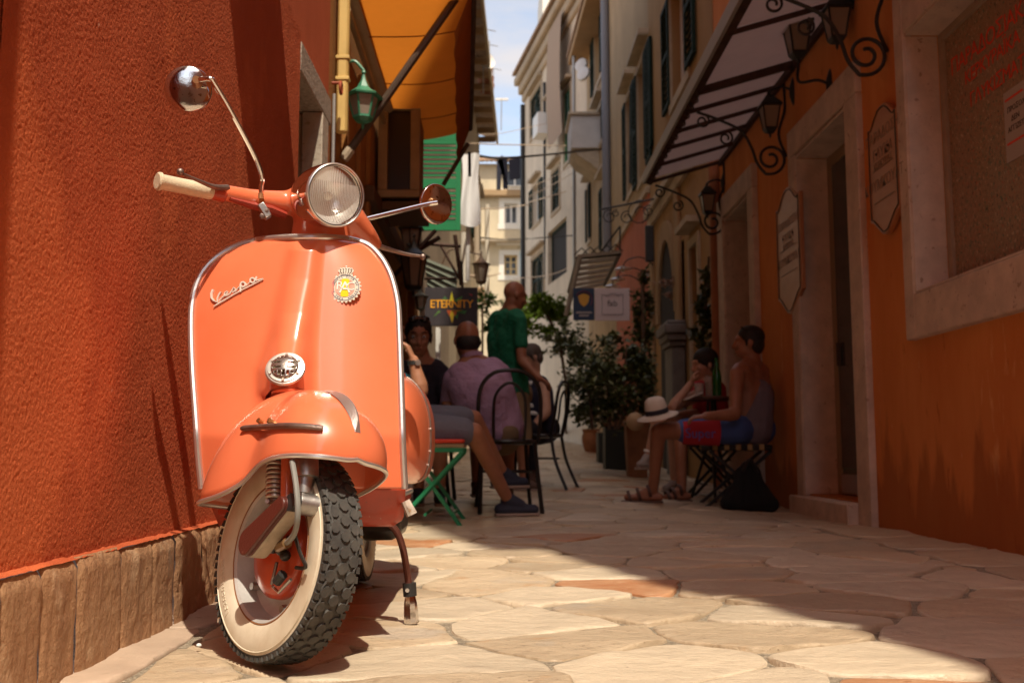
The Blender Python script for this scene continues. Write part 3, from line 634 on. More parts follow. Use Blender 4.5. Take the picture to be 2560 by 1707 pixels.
# ---- leg shield
SHL = [(590, 552), (540, 567), (500, 590), (470, 620), (452, 655), (442, 700), (440, 760), (443, 850), (450, 950), (457, 1050), (464, 1122)]
SHR = [(800, 549), (845, 563), (874, 590), (894, 624), (906, 660), (914, 702), (917, 760), (920, 850), (923, 950), (926, 1050), (930, 1122)]
SL = cat_curve([(u, v, 0) for u, v in SHL], 8); SR = cat_curve([(u, v, 0) for u, v in SHR], 8)
def shY(v): return SY + .215 - (v - 550) * .00026 + max(0, v - 1000) * .0003      # depth of the middle of the shield by picture row
NB = len(SL) - 1
def shield(u, w):
    k = w * NB; i = min(NB - 1, int(k)); f = k - i
    l = SL[i].lerp(SL[i + 1], f); r = SR[i].lerp(SR[i + 1], f)
    t = 2 * u - 1; px = lerp(l.x, r.x, u); py = lerp(l.y, r.y, u) - 6 * (1 - t * t) * (1 if w < .1 else max(0, 1 - (w - .1) * 8))
    Y = shY(py) + .062 * abs(t) ** 2.4
    cx = lerp(702, 655, min(1, max(0, (py - 560) / 290)))
    q = (px - cx); ridge = tab(py, (550, 575, 640, 740, 1130), (.0, .016, .020, .026, .03)) * math.exp(-(abs(q) / tab(py, (550, 850, 1130), (32, 52, 60))) ** 4)
    hc = tab(py, (640, 720, 780, 820, 872, 900, 912), (0, .006, .022, .044, .058, .050, 0)) * math.exp(-(abs(q) / tab(py, (700, 840, 1000), (26, 46, 46))) ** 3.2)
    return at(px, py, Y - ridge - hc)
sg = MB().grid(shield, 110, 120)
SHD = sg.build('leg_shield', m_paint, SC, ang=80); sd = SHD.modifiers.new('sheet', 'SOLIDIFY'); sd.thickness = .004; sd.offset = 1
sbv = bvh_of(sg)
edge = [shield(0, 1 - i / 60) for i in range(61)] + [shield(i / 24, 0) for i in range(1, 24)] + [shield(1, i / 60) for i in range(61)]
edge = [e + V((0, -.002, 0)) for e in edge]
MB().tube(edge, .0078, 10).build('shield_trim', m_alu, SC)
# lower apron below the trim, and the floorboard
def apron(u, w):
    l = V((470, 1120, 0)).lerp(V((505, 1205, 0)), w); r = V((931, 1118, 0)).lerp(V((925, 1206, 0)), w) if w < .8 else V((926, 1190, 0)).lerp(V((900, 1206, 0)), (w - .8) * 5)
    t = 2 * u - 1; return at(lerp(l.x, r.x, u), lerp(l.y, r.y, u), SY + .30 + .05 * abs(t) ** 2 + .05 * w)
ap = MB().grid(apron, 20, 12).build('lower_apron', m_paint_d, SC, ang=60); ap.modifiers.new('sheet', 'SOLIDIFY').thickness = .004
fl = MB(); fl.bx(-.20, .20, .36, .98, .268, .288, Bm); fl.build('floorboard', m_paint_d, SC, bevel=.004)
q0 = at(931, 1150, SY + .36); MB().cyl(q0, at(946, 1182, SY + .36), .011, .014, 10).build('rail_end', mat('chalky_rubber', (.62, .52, .43), .7, var=(40, .4), spots=[(40, .6, (.3, .18, .1))]), SC)
MB().tube([Bm @ V((.205, .40, .295)), Bm @ V((.205, .92, .295))], .008, 8).build('floor_rail', m_alu, SC)
op = [hit(sbv, u, v, .004)[0] for u, v in ((611, 930), (614, 908), (625, 897), (650, 891), (680, 891), (702, 898), (706, 912), (690, 925), (650, 940))]; MB().prism(op, (0, -.002, 0)).build('opening_shade_patch', mat('dark_maroon', (.12, .012, .008), .5), SC, ang=0)  # flat maroon patch; the shade inside the casing's mouth is put into its colour
# horn
hp, hn = hit(sbv, 655, 846); hn = V((.03, -.86, .50)).normalized()
hm = axm(hp + hn * -.006, hn, V((0, 0, 1)))
tm_ = lambda mb: tm(mb, hm)
HR = tm_(MB().lathe([(.0001, 0), (.041, 0), (.0425, .004), (.040, .008), (.0365, .0085), (.036, .011), (.0285, .0115), (.0275, .009)], 48)).build('horn_ring', mat('horn_ring_metal', (.74, .70, .64), .3, .75, var=(40, .15)), SC, ang=30)
# the domed grille, slots cut by leaving faces out; dark plate behind
def dome(r, a): h = math.sqrt(max(0, 1 - (r / .034) ** 2)) ; return V((r * math.cos(a), r * math.sin(a), .004 + .017 * h))
gm = MB(); N_, K_ = 96, 26; vs = []; fs = []
def slot(x, y):
    X, Y = x / .028, y / .028
    if abs(Y) < .42 and abs(X) > .24 and abs(X) < .86: return abs(abs(Y - .02 - .05 * X * X) - .22) < .075
    for cx, y0, y1 in ((-.62, -.62, -.5), (-.32, -.8, -.48), (0, -.86, -.42), (.32, -.8, -.48), (.62, -.62, -.5), (-.56, .55, .66), (-.28, .62, .80), (0, .66, .88), (.28, .62, .80), (.56, .55, .66)):
        if abs(X - cx) < .085 and y0 < Y < y1: return True
    return False
for i in range(K_ + 1):
    for j in range(N_): vs.append(dome(.028 * i / K_ + 1e-5, 2 * math.pi * j / N_))
for i in range(K_):
    for j in range(N_):
        q = [i * N_ + j, i * N_ + (j + 1) % N_, (i + 1) * N_ + (j + 1) % N_, (i + 1) * N_ + j]; c = sum((vs[k] for k in q), V()) / 4
        if not slot(c.x, c.y): fs.append(q)
gm.add(vs, fs); o = tm_(gm).build('horn_grille', mat('grille_metal', (.50, .47, .44), .25, .9), HR, ang=60); o.modifiers.new('sheet', 'SOLIDIFY').thickness = .0012
tm_(MB().cyl((0, 0, .001), (0, 0, .006), .028)).build('horn_diaphragm', mat('dusty_diaphragm', (.30, .24, .13), .7), HR)
for i in range(6): a = math.pi / 2 + i * math.pi / 3; p = V((.0325 * math.cos(a), .0325 * math.sin(a), .010)); tm_(MB().cyl(p, p + V((0, 0, .004)), .0035, .003, 8)).build('screw', m_dull, HR)
tm_(MB().cyl((0, 0, .02), (0, 0, .0225), .003, .003, 8)).build('screw', m_dull, HR)
# ---- badges
def onsh(u, v, off=.002): return hit(sbv, u, v, off)
def cpx(x, y): return ((520 + x / 13.07) / KD, (670 + y / 13.07) / KD)
VSP = [([(190, 720), (135, 850), (140, 990), (215, 1085), (330, 1130)], [85, 75, 62, 48, 24]), ([(330, 1135), (335, 1010), (380, 900), (450, 800)], [22, 52, 64, 62]),
       ([(385, 1090), (470, 1000), (560, 920), (650, 850), (690, 800), (640, 785), (580, 820), (556, 890), (590, 925), (650, 915), (740, 860)], 36),
       ([(735, 870), (800, 770), (870, 655), (925, 700), (905, 770), (830, 815)], 40), ([(905, 790), (960, 740), (1050, 625)], 26), ([(1085, 560), (1085, 800)], 64),
       ([(1165 + 78 * math.cos(q), 555 - 78 * math.sin(q)) for q in [math.pi + i * math.pi / 7 * -1 for i in range(15)]], 56), ([(1260, 610), (1330, 545), (1400, 470)], 22),
       ([(1475 + 76 * math.cos(q), 420 - 76 * math.sin(q)) for q in [math.pi + i * math.pi / 7 * -1 for i in range(15)]], 54), ([(1610, 300), (1580, 380), (1590, 430), (1660, 415), (1820, 365)], [56, 50, 40, 40, 22]),
       ([(205, 1290), (330, 1200), (700, 985), (1090, 760), (1500, 555), (1830, 392)], [14, 60, 44, 40, 36, 10])]
ub = MB()
for pts, wd in VSP:
    pp = []; nn = V()
    for x, y in pts: q, n_ = onsh(*cpx(x, y), .0012); pp.append(q); nn += n_
    sc = 1 / 13.07 / FPX * 2.28
    if isinstance(wd, list): ww = [tab(i / (len(pts) - 1) , [k / (len(wd) - 1) for k in range(len(wd))], wd) * sc for i in range(len(pts))]
    else: ww = wd * sc
    ub.ribbon(pp, ww, nn, .0035)
ub.build('script_badge', mat('badge_metal', (.80, .74, .66), .35, .25), SC, ang=30)
bc, bn = onsh(793, 663, .001); bn = V((.02, -.965, .26)).normalized(); bm_ = face_m(bc, V((1, 0, 0)), V((0, .26, .965)))
def bl(mb): return tm(mb, bm_)
gear = []
for i in range(24):
    for q, r in ((.0, .0335), (.22, .0335), (.28, .037), (.72, .037), (.78, .0335)): a = 2 * math.pi * (i + q) / 24; gear.append((r * math.cos(a), r * math.sin(a), 0))
m_badge = mat('badge_silver', (.74, .67, .55), .35, .2, var=(60, .2))
BD = bl(MB().prism(gear, (0, 0, .004))).build('club_badge', m_badge, SC, ang=25)
bl(MB().lathe([(.0315, .0041), (.0315, .0048), (.0305, .0048), (.0305, .0041)], 40)).build('ring_line', mat('badge_blue', (.03, .04, .12), .4), BD)
def seg(x0, x1, m_, nm):
    r = .0225; o = []
    for i in range(17): x = lerp(x0, x1, i / 16); o.append((x, math.sqrt(max(0, r * r - x * x)), .0042))
    o += [(p[0], -p[1], .0042) for p in o[::-1]]; bl(MB().prism(o, (0, 0, .0008))).build(nm, m_, BD, ang=0)
m_en_r = mat('enamel_faded_red', (.66, .22, .15), .25, coat=1., var=(50, .25), col2=(.72, .45, .36)); m_en_y = mat('enamel_yellow', (.82, .62, .02), .2, coat=1.)
seg(-.0225, -.009, m_en_r, 'enamel_panel'); seg(-.0088, .0088, m_en_y, 'enamel_panel'); seg(.009, .0225, m_en_r, 'enamel_panel')
m_en_w = mat('enamel_white', (.85, .82, .76), .2, coat=1.)
for ch, x, y, s in (('R', -.012, .004, .029), ('A', 0, -.001, .040), ('C', .0125, .002, .029)):
    me = text_mesh(ch, s, .0006); me.transform(bm_ @ MX.Translation((x, y, .0056))); me.materials.clear(); me.materials.append(m_en_w); link('monogram_letter', me, BD)
tx = 'REAL AUTOMOVIL CLUB DE ESPAÑA'
for i, ch in enumerate(tx):
    if ch == ' ': continue
    a = R_(-100) - i * R_(340) / len(tx); r = .0268
    me = text_mesh(ch, .0066, .0003); me.transform(bm_ @ MX.Translation((r * math.cos(a), r * math.sin(a), .0043)) @ MX.Rotation(a - math.pi / 2, 4, 'Z')); me.materials.clear(); me.materials.append(mat('badge_blue', (.03, .04, .12), .4)); link('ring_letter', me, BD)
cw = MB(); o = [(-.0105, .032), (-.0175, .040), (-.0165, .0455), (-.011, .0485), (-.004, .0495), (0, .0505), (.004, .0495), (.011, .0485), (.0165, .0455), (.0175, .040), (.0105, .032)]
cw.prism([(x, y, .0005) for x, y in o], (0, 0, .0045)); bl(cw).build('crown', m_badge, BD, ang=20)
for x, y in ((-.013, .0465), (-.0065, .0475), (0, .0485), (.0065, .0475), (.013, .0465), (0, .0525)): bl(MB().ell((x, y, .005), .0022, 8, 6)).build('crown_pearl', m_en_w, BD)
for x in (-.011, -.0055, 0, .0055, .011): bl(MB().tube([(x * .7, .034, .0055), (x * 1.15, .040, .0062), (x, .0455, .0055)], .0008, 5)).build('crown_arch', m_dull, BD)
# ---- headset: smooth casting round the lamp, steering neck and arms
hc = at(767, 449, SY + .190)
hd = (S.to_3x3() @ V((-.06, -1, -.10))).normalized()
def bY(px): return SY + .33 + (px - 701) * .0007
hs = MB()
hs.cap(hc - hd * .118, at(742, 505, SY + .335), .040, .056, 24); hs.cap(at(735, 500, SY + .335), at(735, 600, SY + .35), .062, .078, 24)
arm = [at(720, 455, bY(701) - .03), at(665, 467, bY(665)), at(620, 461, bY(620)), at(575, 455, bY(575)), at(512, 442, bY(512))]
for i, (r0, r1, fl_) in enumerate(((.050, .031, 1), (.031, .025, 1), (.025, .022, 1), (.022, .0195, 1))): hs.cap(arm[i], arm[i + 1], r0, r1, 14)
armR = [at(800, 500, SY + .36), at(835, 535, SY + .40), at(860, 560, SY + .45)]
hs.cap(armR[0], armR[1], .042, .03, 14); hs.cap(armR[1], armR[2], .03, .02, 14)
HS = hs.build('handlebar_cover', m_paint, SC, ang=80)
rm = HS.modifiers.new('fuse', 'REMESH'); rm.mode = 'VOXEL'; rm.voxel_size = .0045; rm.use_smooth_shade = True
sm = HS.modifiers.new('smooth', 'SMOOTH'); sm.iterations = 14; sm.factor = .6
tm(MB().lathe([(.0605, -.088), (.058, -.100), (.055, -.112), (.042, -.128), (.02, -.14)], 48), axm(hc, hd)).build('lamp_shell', m_paint, SC, ang=60)
# dark red strip under the solid arm; a hollow's shade put into its colour
MB().tube([at(528, 457, bY(528) - .012), at(575, 471, bY(575) - .012), at(620, 481, bY(620) - .014), at(655, 495, bY(655) - .016)], [.006, .011, .014, .012], 8, fl=.8).build('arm_shade_strip', mat('shade_red', (.30, .03, .012), .5), SC)
# headlamp
hl = axm(hc, hd)
def hb_(mb): return tm(mb, hl)
BZ = hb_(MB().lathe([(.058, -.098), (.064, -.085), (.0692, -.066), (.0720, -.045), (.0735, -.02), (.0738, .0), (.0725, .008), (.0695, .0115), (.0665, .0105), (.0655, .006)], 72)).build('headlamp_bezel', m_chrome, SC, ang=60)
hb_(MB().lathe([(.0001, -.052), (.02, -.050), (.045, -.03), (.062, -.004), (.066, .004)], 48)).build('reflector', mat('lamp_reflector', (.90, .88, .84), .28, .55), BZ, ang=80)
hb_(MB().ell((0, 0, -.03), (.010, .010, .016), 12, 8)).build('bulb', mat('bulb_glass', (.9, .85, .7), .1), BZ)
def lens(u, v):
    a = 2 * math.pi * u; r = .0662 * v + 1e-5; x, y = r * math.cos(a), r * math.sin(a)
    h = .004 + .017 * (1 - (r / .0662) ** 2)
    rib = .0011 * math.sin(x * 2 * math.pi / .0042) * (1 if r < .063 else 0) * (1 if y < .026 + .05 * abs(x) else .35)
    return V((x, y, h + rib))
def lens_mat():
    m = mat('lens_glass', (.95, .94, .90), .35); n = m.node_tree.nodes; l = m.node_tree.links.new
    tr_, gl, m1, m2 = n.new('ShaderNodeBsdfTransparent'), n.new('ShaderNodeBsdfGlossy'), n.new('ShaderNodeMixShader'), n.new('ShaderNodeMixShader')
    gl.inputs['Roughness'].default_value = .08; lw = n.new('ShaderNodeFresnel'); lw.inputs['IOR'].default_value = 1.5
    m1.inputs['Fac'].default_value = .17; l(tr_.outputs[0], m1.inputs[1]); l(n['Principled BSDF'].outputs[0], m1.inputs[2])
    l(lw.outputs[0], m2.inputs['Fac']); l(m1.outputs[0], m2.inputs[1]); l(gl.outputs[0], m2.inputs[2]); l(m2.outputs[0], n['Material Output'].inputs['Surface']); return m
ln = hb_(MB().grid(lens, 220, 70, True)).build('lens', lens_mat(), BZ, ang=80)
hb_(MB().lathe([(.0662, .0085), (.0672, .0115), (.0684, .0112)], 60)).build('lens_gasket', m_rubber, BZ); hb_(MB().lathe([(.0684, .0112), (.0700, .0132), (.0722, .0118), (.0735, .006)], 72)).build('bezel_rim', m_alu, BZ)
q = at(699, 462, SY + .17); MB().ell(q, .007, 10, 7).build('bezel_screw', m_chrome, BZ)
# grips and levers
g0, g1 = at(360, 416, bY(360)), at(486, 441, bY(486)); gd = (g1 - g0).normalized()
MB().lathe([(.0001, 0), (.017, 0), (.0205, .003), (.0205, .008), (.0172, .012), (.0168, .06), (.0178, .10), (.0182, (g1 - g0).length - .004), (.0165, (g1 - g0).length)], 24, axm(g0, gd)).build('grip', m_cream, SC, ang=40)
MB().cyl(g1 - gd * .002, g1 + gd * .03, .0165, .0185, 18).build('bar_end_collar', m_paint_d, SC)
lv = cat_curve([at(520, 432, bY(520) - .01), at(490, 429, bY(490) - .03), at(455, 415, bY(455) - .05), at(420, 400, bY(420) - .065)], 6)
MB().tube(lv, [.011, .010, .0095, .009, .0085, .008, .0075, .007, .0066, .0062, .006, .0056, .0052, .005, .0048, .0046, .0045, .0044, .0044], 10, fl=.75).build('brake_lever', m_dull, SC)
MB().ell(at(414, 395, bY(414) - .067), .0078, 14, 9).build('lever_ball', m_dull, SC)
MB().tube(cat_curve([at(858, 562, SY + .45), at(890, 572, SY + .47), at(935, 584, SY + .50), at(965, 588, SY + .52)], 6), [.010 - .0003 * i for i in range(19)], 9, fl=.75).build('clutch_lever', m_dull, SC)
MB().ell(at(971, 590, SY + .525), .0085, 12, 8).build('lever_ball', m_dull, SC)
b0 = at(838, 606, SY + .47); MB().lathe([(.0001, 0), (.016, 0), (.0165, .1), (.019, .112), (.0001, .115)], 18, axm(b0, V((.45, .86, -.22)))).build('grip', m_cream, SC)
# mirrors
def mirror(base, stem, ctr, nb, r, base_dir, joint):
    MR = MB().tube(cat_curve(stem, 8), .0058, 10).build('mirror_stem', m_chrome, SC)
    nb = V(nb).normalized(); m_ = axm(ctr, nb)
    tm(MB().lathe([(r * .96, -.006), (r, -.004), (r * .99, .001), (r * .96, .0028), (r * .75, .0045), (r * .45, .0058), (.0001, .0064)], 48), m_).build('mirror_shell', m_chrome_r, MR, ang=60)
    tm(MB().lathe([(.0001, -.0055), (r * .96, -.006)], 40), m_).build('mirror_glass', mat('mirror_glass', (.9, .9, .9), .02, 1.), MR)
    j = V(joint); MB().cyl(j + nb * .014, j - nb * .012, .0085, .013, 14).build('ball_joint', mat('rusty_joint', (.42, .20, .09), .4, .7), MR)
    MB().cyl(base - V((0, 0, .012)), base + V((0, 0, .004)), .012, .012, 6).build('stem_nut', m_chrome, MR); MB().cyl(base + V((0, 0, .004)), base + V((0, 0, .018)), .008, .007, 12).build('stem_collar', mat('rusty_joint', (.42, .20, .09), .4, .7), MR)
mb0 = at(598, 462, bY(598) - .02)
def mY(d): return bY(598) - .02 + d
mirror(mb0, [mb0, at(600, 430, mY(0)), at(602, 410, mY(-.002)), at(585, 360, mY(-.025)), at(530, 256, mY(-.08)), at(494, 195, mY(-.115)), at(484, 182, mY(-.122)), at(465, 182, mY(-.122)), at(452, 186, mY(-.112))],
       at(432, 204, mY(-.095)), (.22, -.96, -.10), .052, None, at(452, 187, mY(-.11)))
cl = MB().beam(at(598, 470, mY(-.01)), at(617, 500, mY(-.005)), .030, .016).build('mirror_clamp', m_steel, SC, bevel=.002)
for u, v in ((612, 485), (603, 496)): MB().ell(at(u, v, mY(-.017)), (.008, .006, .008), 6, 5).build('clamp_bolt', m_dull, SC)
mb1 = at(816, 541, SY + .38)
mirror(mb1, [mb1, at(818, 525, SY + .38), at(822, 512, SY + .38), at(832, 506, SY + .385), at(900, 489, SY + .42), at(975, 471, SY + .46), at(1004, 466, SY + .472)],
       at(1002, 469, SY + .505), (.68, -.72, -.12), .053, None, at(990, 464, SY + .49))
# ---- rear body, seat, rear wheel, stand
def cowl(sx):
    def f(u, v):
        a = 2 * math.pi * u; t = math.pi * v; s = max(0, math.sin(t)) ** .75
        ca, sa = math.cos(a), math.sin(a); ca = ca ** (.9 if sa > 0 else .4) if ca > 0 else max(-.2, ca)
        y = 1.16 - .40 * (1 if math.cos(t) > 0 else -1) * abs(math.cos(t)) ** .9
        return V((sx * (.145 + .112 * s * ca), y, .475 + (.175 if sa > 0 else .168 * abs(sa) ** -.25 if abs(sa) > .02 else .168) * s * sa))
    return f
for sx in (1, -1):
    cg = tm(MB().grid(cowl(sx), 40, 28, True), Bm); CW = cg.build('side_cowl', m_paint, SC, ang=70)
    if sx == 1: cbv = bvh_of(cg)
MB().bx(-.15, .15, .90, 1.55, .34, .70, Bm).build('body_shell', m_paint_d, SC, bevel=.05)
st = MB(); st.bx(-.13, .13, .92, 1.24, .745, .80, Bm); st.build('seat', m_rubber, SC, bevel=.03); MB().bx(-.11, .11, 1.26, 1.5, .76, .82, Bm).build('rear_seat', m_rubber, SC, bevel=.03)
# ribs and screws on the visible cowl edge
ed = [Bm @ (cowl(1)(k / 40, .42) + V((.0015, 0, 0))) for k in range(-8, 9)]
MB().tube(ed, .0042, 7).build('cowl_edging', m_dull, SC)
for k in (4, 6, 8): MB().ell(tuple(ed[k]), .007, 8, 6).build('cowl_screw', m_dull, SC)
wheel(SC, Bm @ MX.Translation((0, 1.22, .2125)) @ MX(((0, 0, 1, 0), (1, 0, 0, 0), (0, 1, 0, 0), (0, 0, 0, 1))), 'rear_wheel', True)
MB().bx(.02, .16, 1.05, 1.32, .14, .34, Bm).build('engine', m_grease, SC, bevel=.03)
for i, sx in enumerate((1, -1)):
    if sx == 1: pts = [at(892, 1200, SY + .44), at(912, 1222, SY + .44), at(926, 1262, SY + .445), at(936, 1320, SY + .455), at(939, 1345, SY + .455)]; bt = [at(940, 1338, SY + .455), at(942, 1368, SY + .455), at(945, 1425, SY + .46)]
    else: pts = [Bm @ V((x, y, z)) for x, y, z in ((-.14, .46, .26), (-.17, .46, .22), (-.20, .47, .10), (-.21, .47, .05))]; bt = [Bm @ V((x, y, z)) for x, y, z in ((-.21, .47, .07), (-.212, .47, .04), (-.216, .475, 0.))]
    STD = MB().tube(cat_curve(pts, 6), .0088, 10).build('stand_leg', mat('maroon_stand', (.15, .055, .04), .35, .5), SC)
    MB().cyl(bt[0], bt[1], .017, .0165, 16).build('stand_collar', m_rubber, STD); MB().tube([bt[1], bt[1].lerp(bt[2], .25), bt[1].lerp(bt[2], .6), bt[2] + V((0, 0, -.004))], [.0125, .0155, .017, .0185], 8).build('stand_foot', m_chrome_r, STD, ang=20)
    if sx == 1: MB().cyl(bt[0].lerp(bt[1], .5) + V((-.004, -.015, 0)), bt[0].lerp(bt[1], .5) + V((-.004, -.0185, 0)), .005, .005, 10).build('rivet', m_alu, STD)
pass
# ------------------------------------------------------------------ street: left shop front, awning, lanterns
m_ochre_d = plaster('burnt_ochre_render', (.36, .17, .05), (.30, .13, .04), 60, .5, .006)
m_yellow = mat('yellow_gutter_paint', (.70, .48, .16), .5, var=(6, .2), spots=[(22, .68, (.5, .25, .1))])
m_greymetal = mat('grey_conduit', (.38, .37, .35), .45, .4)
m_iron = mat('black_iron', (.022, .020, .018), .45, var=(30, .3), bump=(120, .3, .002))
m_rustiron = mat('rusty_iron', (.09, .045, .03), .7, .3, var=(12, .5), bump=(90, .5, .004))
m_beige = mat('beige_cabinet_paint', (.40, .27, .14), .6, var=(6, .25))
LS = thing('shop_house', 'burnt ochre shop house under the orange awning on the left', 'building', (-.85, 7, 0))
mb = MB(); wallx(mb, -.862, 4.625, 9.9, -.1, 11, [(6.1, 9.5, 0, 1.95)], 1.6, -1)
mb.add([(-.862, 9.9, 0), (-5, 9.9, 0), (-5, 9.9, 11), (-.862, 9.9, 11)], [(0, 1, 2, 3)]); mb.add([(-.862, 4.625, 11), (-5, 4.625, 11), (-5, 9.9, 11), (-.862, 9.9, 11)], [(0, 1, 2, 3)])
mb.add([(-2.46, 6.1, 0), (-2.46, 9.5, 0), (-2.46, 9.5, 2), (-2.46, 6.1, 2)], [(0, 1, 2, 3)]); mb.build('wall', m_ochre_d, LS, ang=0)
for y_ in (5.12, 5.62, 6.02): MB().bx(-.862, -.835, y_, y_ + .07, .1, 2.62).build('pilaster_strip', m_ochre_d, LS, bevel=.004)
MB().bx(-.862, -.80, 6.0, 9.6, 1.96, 2.06).build('shop_lintel', mat('dark_wood_beam', (.10, .05, .02), .7), LS, bevel=.006)
b = MB(); b.bx(-.842, -.782, 4.800, 4.838, 2.0, 6); YG = b.build('downpipe', m_yellow, None, bevel=.012); tag(YG, 'yellow square downpipe ending above the stone doorway on the left', 'downpipe')
for z_ in (2.27, 2.38): MB().bx(-.846, -.777, 4.795, 4.843, z_, z_ + .018).build('pipe_collar', m_yellow, YG, bevel=.003)
t = MB().tube([(-.832, 4.70, .2), (-.832, 4.70, 2.16)], .008, 8).build('conduit', m_greymetal); tag(t, 'thin grey conduit running up beside the yellow downpipe', 'conduit')
tr_ = MB().tube([(-.80, 4.70 + .025 * math.cos(a), 2.19 + .028 * math.sin(a)) for a in [i * math.pi / 8 for i in range(16)]], .008, 7, closed=True); tr_.tube([(-.845, 4.70, 2.215), (-.80, 4.70, 2.215)], .008, 7)
tag(tr_.build('wall_ring', mat('red_painted_iron', (.32, .06, .02), .6)), 'rust red iron ring fixed to the wall above the conduit', 'ring')
# slab added above the frame, unseen, to throw the dark band on the wall
HD = thing('shade_slab', 'plain unseen slab added above the scooter to shade the rust red wall', 'hood', (-.84, 2.5, 3.2)); MB().bx(-.846, -.30, 2.13, 2.92, 3.2, 3.27).build('slab', m_white_st, HD, bevel=.01)
for y_ in (2.3, 2.75): MB().prism([(-.845, y_, 3.2), (-.45, y_, 3.2), (-.845, y_, 2.95)], (0, .05, 0)).build('corbel', m_white_st, HD)
# pilaster added just out of frame to cast the wall's near shadow edge
PL = tag(MB().bx(-.85, -.695, .6, 1.17, 0, 5).build('shade_pilaster', m_red_s), 'rust red pilaster added out of view at the near left to shade the wall', 'pilaster')
# awning
AW = thing('awning', 'orange fabric awning on folding arms over the shop at left', 'awning', (-.78, 5.5, 2.75))
MB().tube([(-.785, 4.85, 2.78), (-.785, 7.05, 2.70)], .05, 14).build('roller_tube', mat('beige_roller', (.50, .38, .24), .5, var=(5, .2)), AW)
MB().tube([(-.80, 4.85, 2.66), (-.80, 7.05, 2.58)], .018, 10).build('roller_bracket_rail', m_beige, AW)
f0, f1 = at(1086, 0, 5.0), at(1080, 292, 7.0)
def fr_(t): return f0.lerp(f1, t)
def cloth(u, v):
    t = lerp(-.075, 1.02, u); a = V((-.775, lerp(4.85, 7.05, u), 2.74 - .06 * u)); b_ = fr_(t)
    p = a.lerp(b_, v); p.z -= .035 * math.sin(math.pi * v) * min(1, u * 3) + .018 * math.sin(u * 22 + v * 3) * v * (1 - v); return p
def trans_mat(name, col, tr=.5):
    m = mat(name, col, .85, var=(5, .15), spec=.1); n = m.node_tree.nodes; l = m.node_tree.links; b_ = n['Principled BSDF']
    tl = n.new('ShaderNodeBsdfTranslucent'); tl.inputs['Color'].default_value = (*[min(1, c * 1.2) for c in col], 1); mx = n.new('ShaderNodeMixShader'); mx.inputs['Fac'].default_value = tr
    l.new(b_.outputs[0], mx.inputs[1]); l.new(tl.outputs[0], mx.inputs[2]); l.new(mx.outputs[0], n['Material Output'].inputs['Surface']); return m
m_awn = trans_mat('orange_awning_cloth', (.62, .20, .022), .36); m_val = trans_mat('brown_valance_cloth', (.30, .10, .025), .2)
MB().grid(cloth, 60, 24).build('canopy_cloth', m_awn, AW, ang=60)
def val(u, v):
    t = lerp(-.075, 1.02, u); a = fr_(t); return a + V((-.095 * v + .004 * math.sin(u * 40) * v, 0, -.25 * v - .004 * v * math.sin(u * 34)))
for u_ in (.22, .52, .8): MB().tube([cloth(u_, k / 12) - V((0, 0, .003)) for k in range(13)], .004, 5).build('seam', m_val, AW)
MB().grid(val, 90, 6).build('valance', m_val, AW, ang=60)
MB().tube([fr_(-.075), fr_(1.02)], .020, 8).build('front_bar', m_rustiron, AW)
for nm, a, b in (('arm', at(789, 366, 5.05), at(1048, -4, 5.0)), ('arm', at(1018, 425, 7.), at(1075, 330, 7.))): MB().tube([a, b], .021 if a.y < 6 else .016, 10).build(nm, mat('brown_arm', (.10, .065, .045), .5, .3, spots=[(30, .68, (.3, .2, .12))]), AW)
MB().tube([at(789, 366, 5.05), at(806, 343, 5.05)], .026, 10).build('arm_joint', mat('pale_joint', (.48, .38, .27), .6, var=(40, .3)), AW)
MB().tube([at(1078, 350, 7.), at(1079, 405, 7.)], .012, 6).build('pull_cord', m_iron, AW)
# projecting cabinet
CB = thing('display_cabinet', 'beige framed cabinet with dark panel hung under the orange awning', 'cabinet', at(915, 350, 6.45))
c0, c1 = at(868, 455, 6.45), at(966, 240, 6.45)
for nm, (xa, xb, za, zb) in (('frame_rail', (c0.x, c1.x, c1.z - .045, c1.z)), ('frame_rail', (c0.x, c1.x, c0.z, c0.z + .05)), ('frame_stile', (c0.x, c0.x + .062, c0.z + .052, c1.z - .047)), ('frame_stile', (c1.x - .062, c1.x, c0.z + .052, c1.z - .047))):
    MB().bx(xa, xb, 6.42, 6.47, za, zb).build(nm, m_beige, CB, bevel=.004)
MB().bx(c0.x + .01, c1.x - .01, 6.472, 6.85, c0.z + .02, c1.z - .01).build('box', m_ochre_d, CB); MB().bx(c0.x + .063, c1.x - .063, 6.455, 6.468, c0.z + .053, c1.z - .048).build('panel', mat('dark_panel', (.035, .02, .015), .4), CB)
MB().bx(-.86, c1.x + .03, 6.40, 6.9, c0.z - .09, c0.z - .035).build('shelf', mat('dark_wood_beam', (.10, .05, .02), .7), CB)
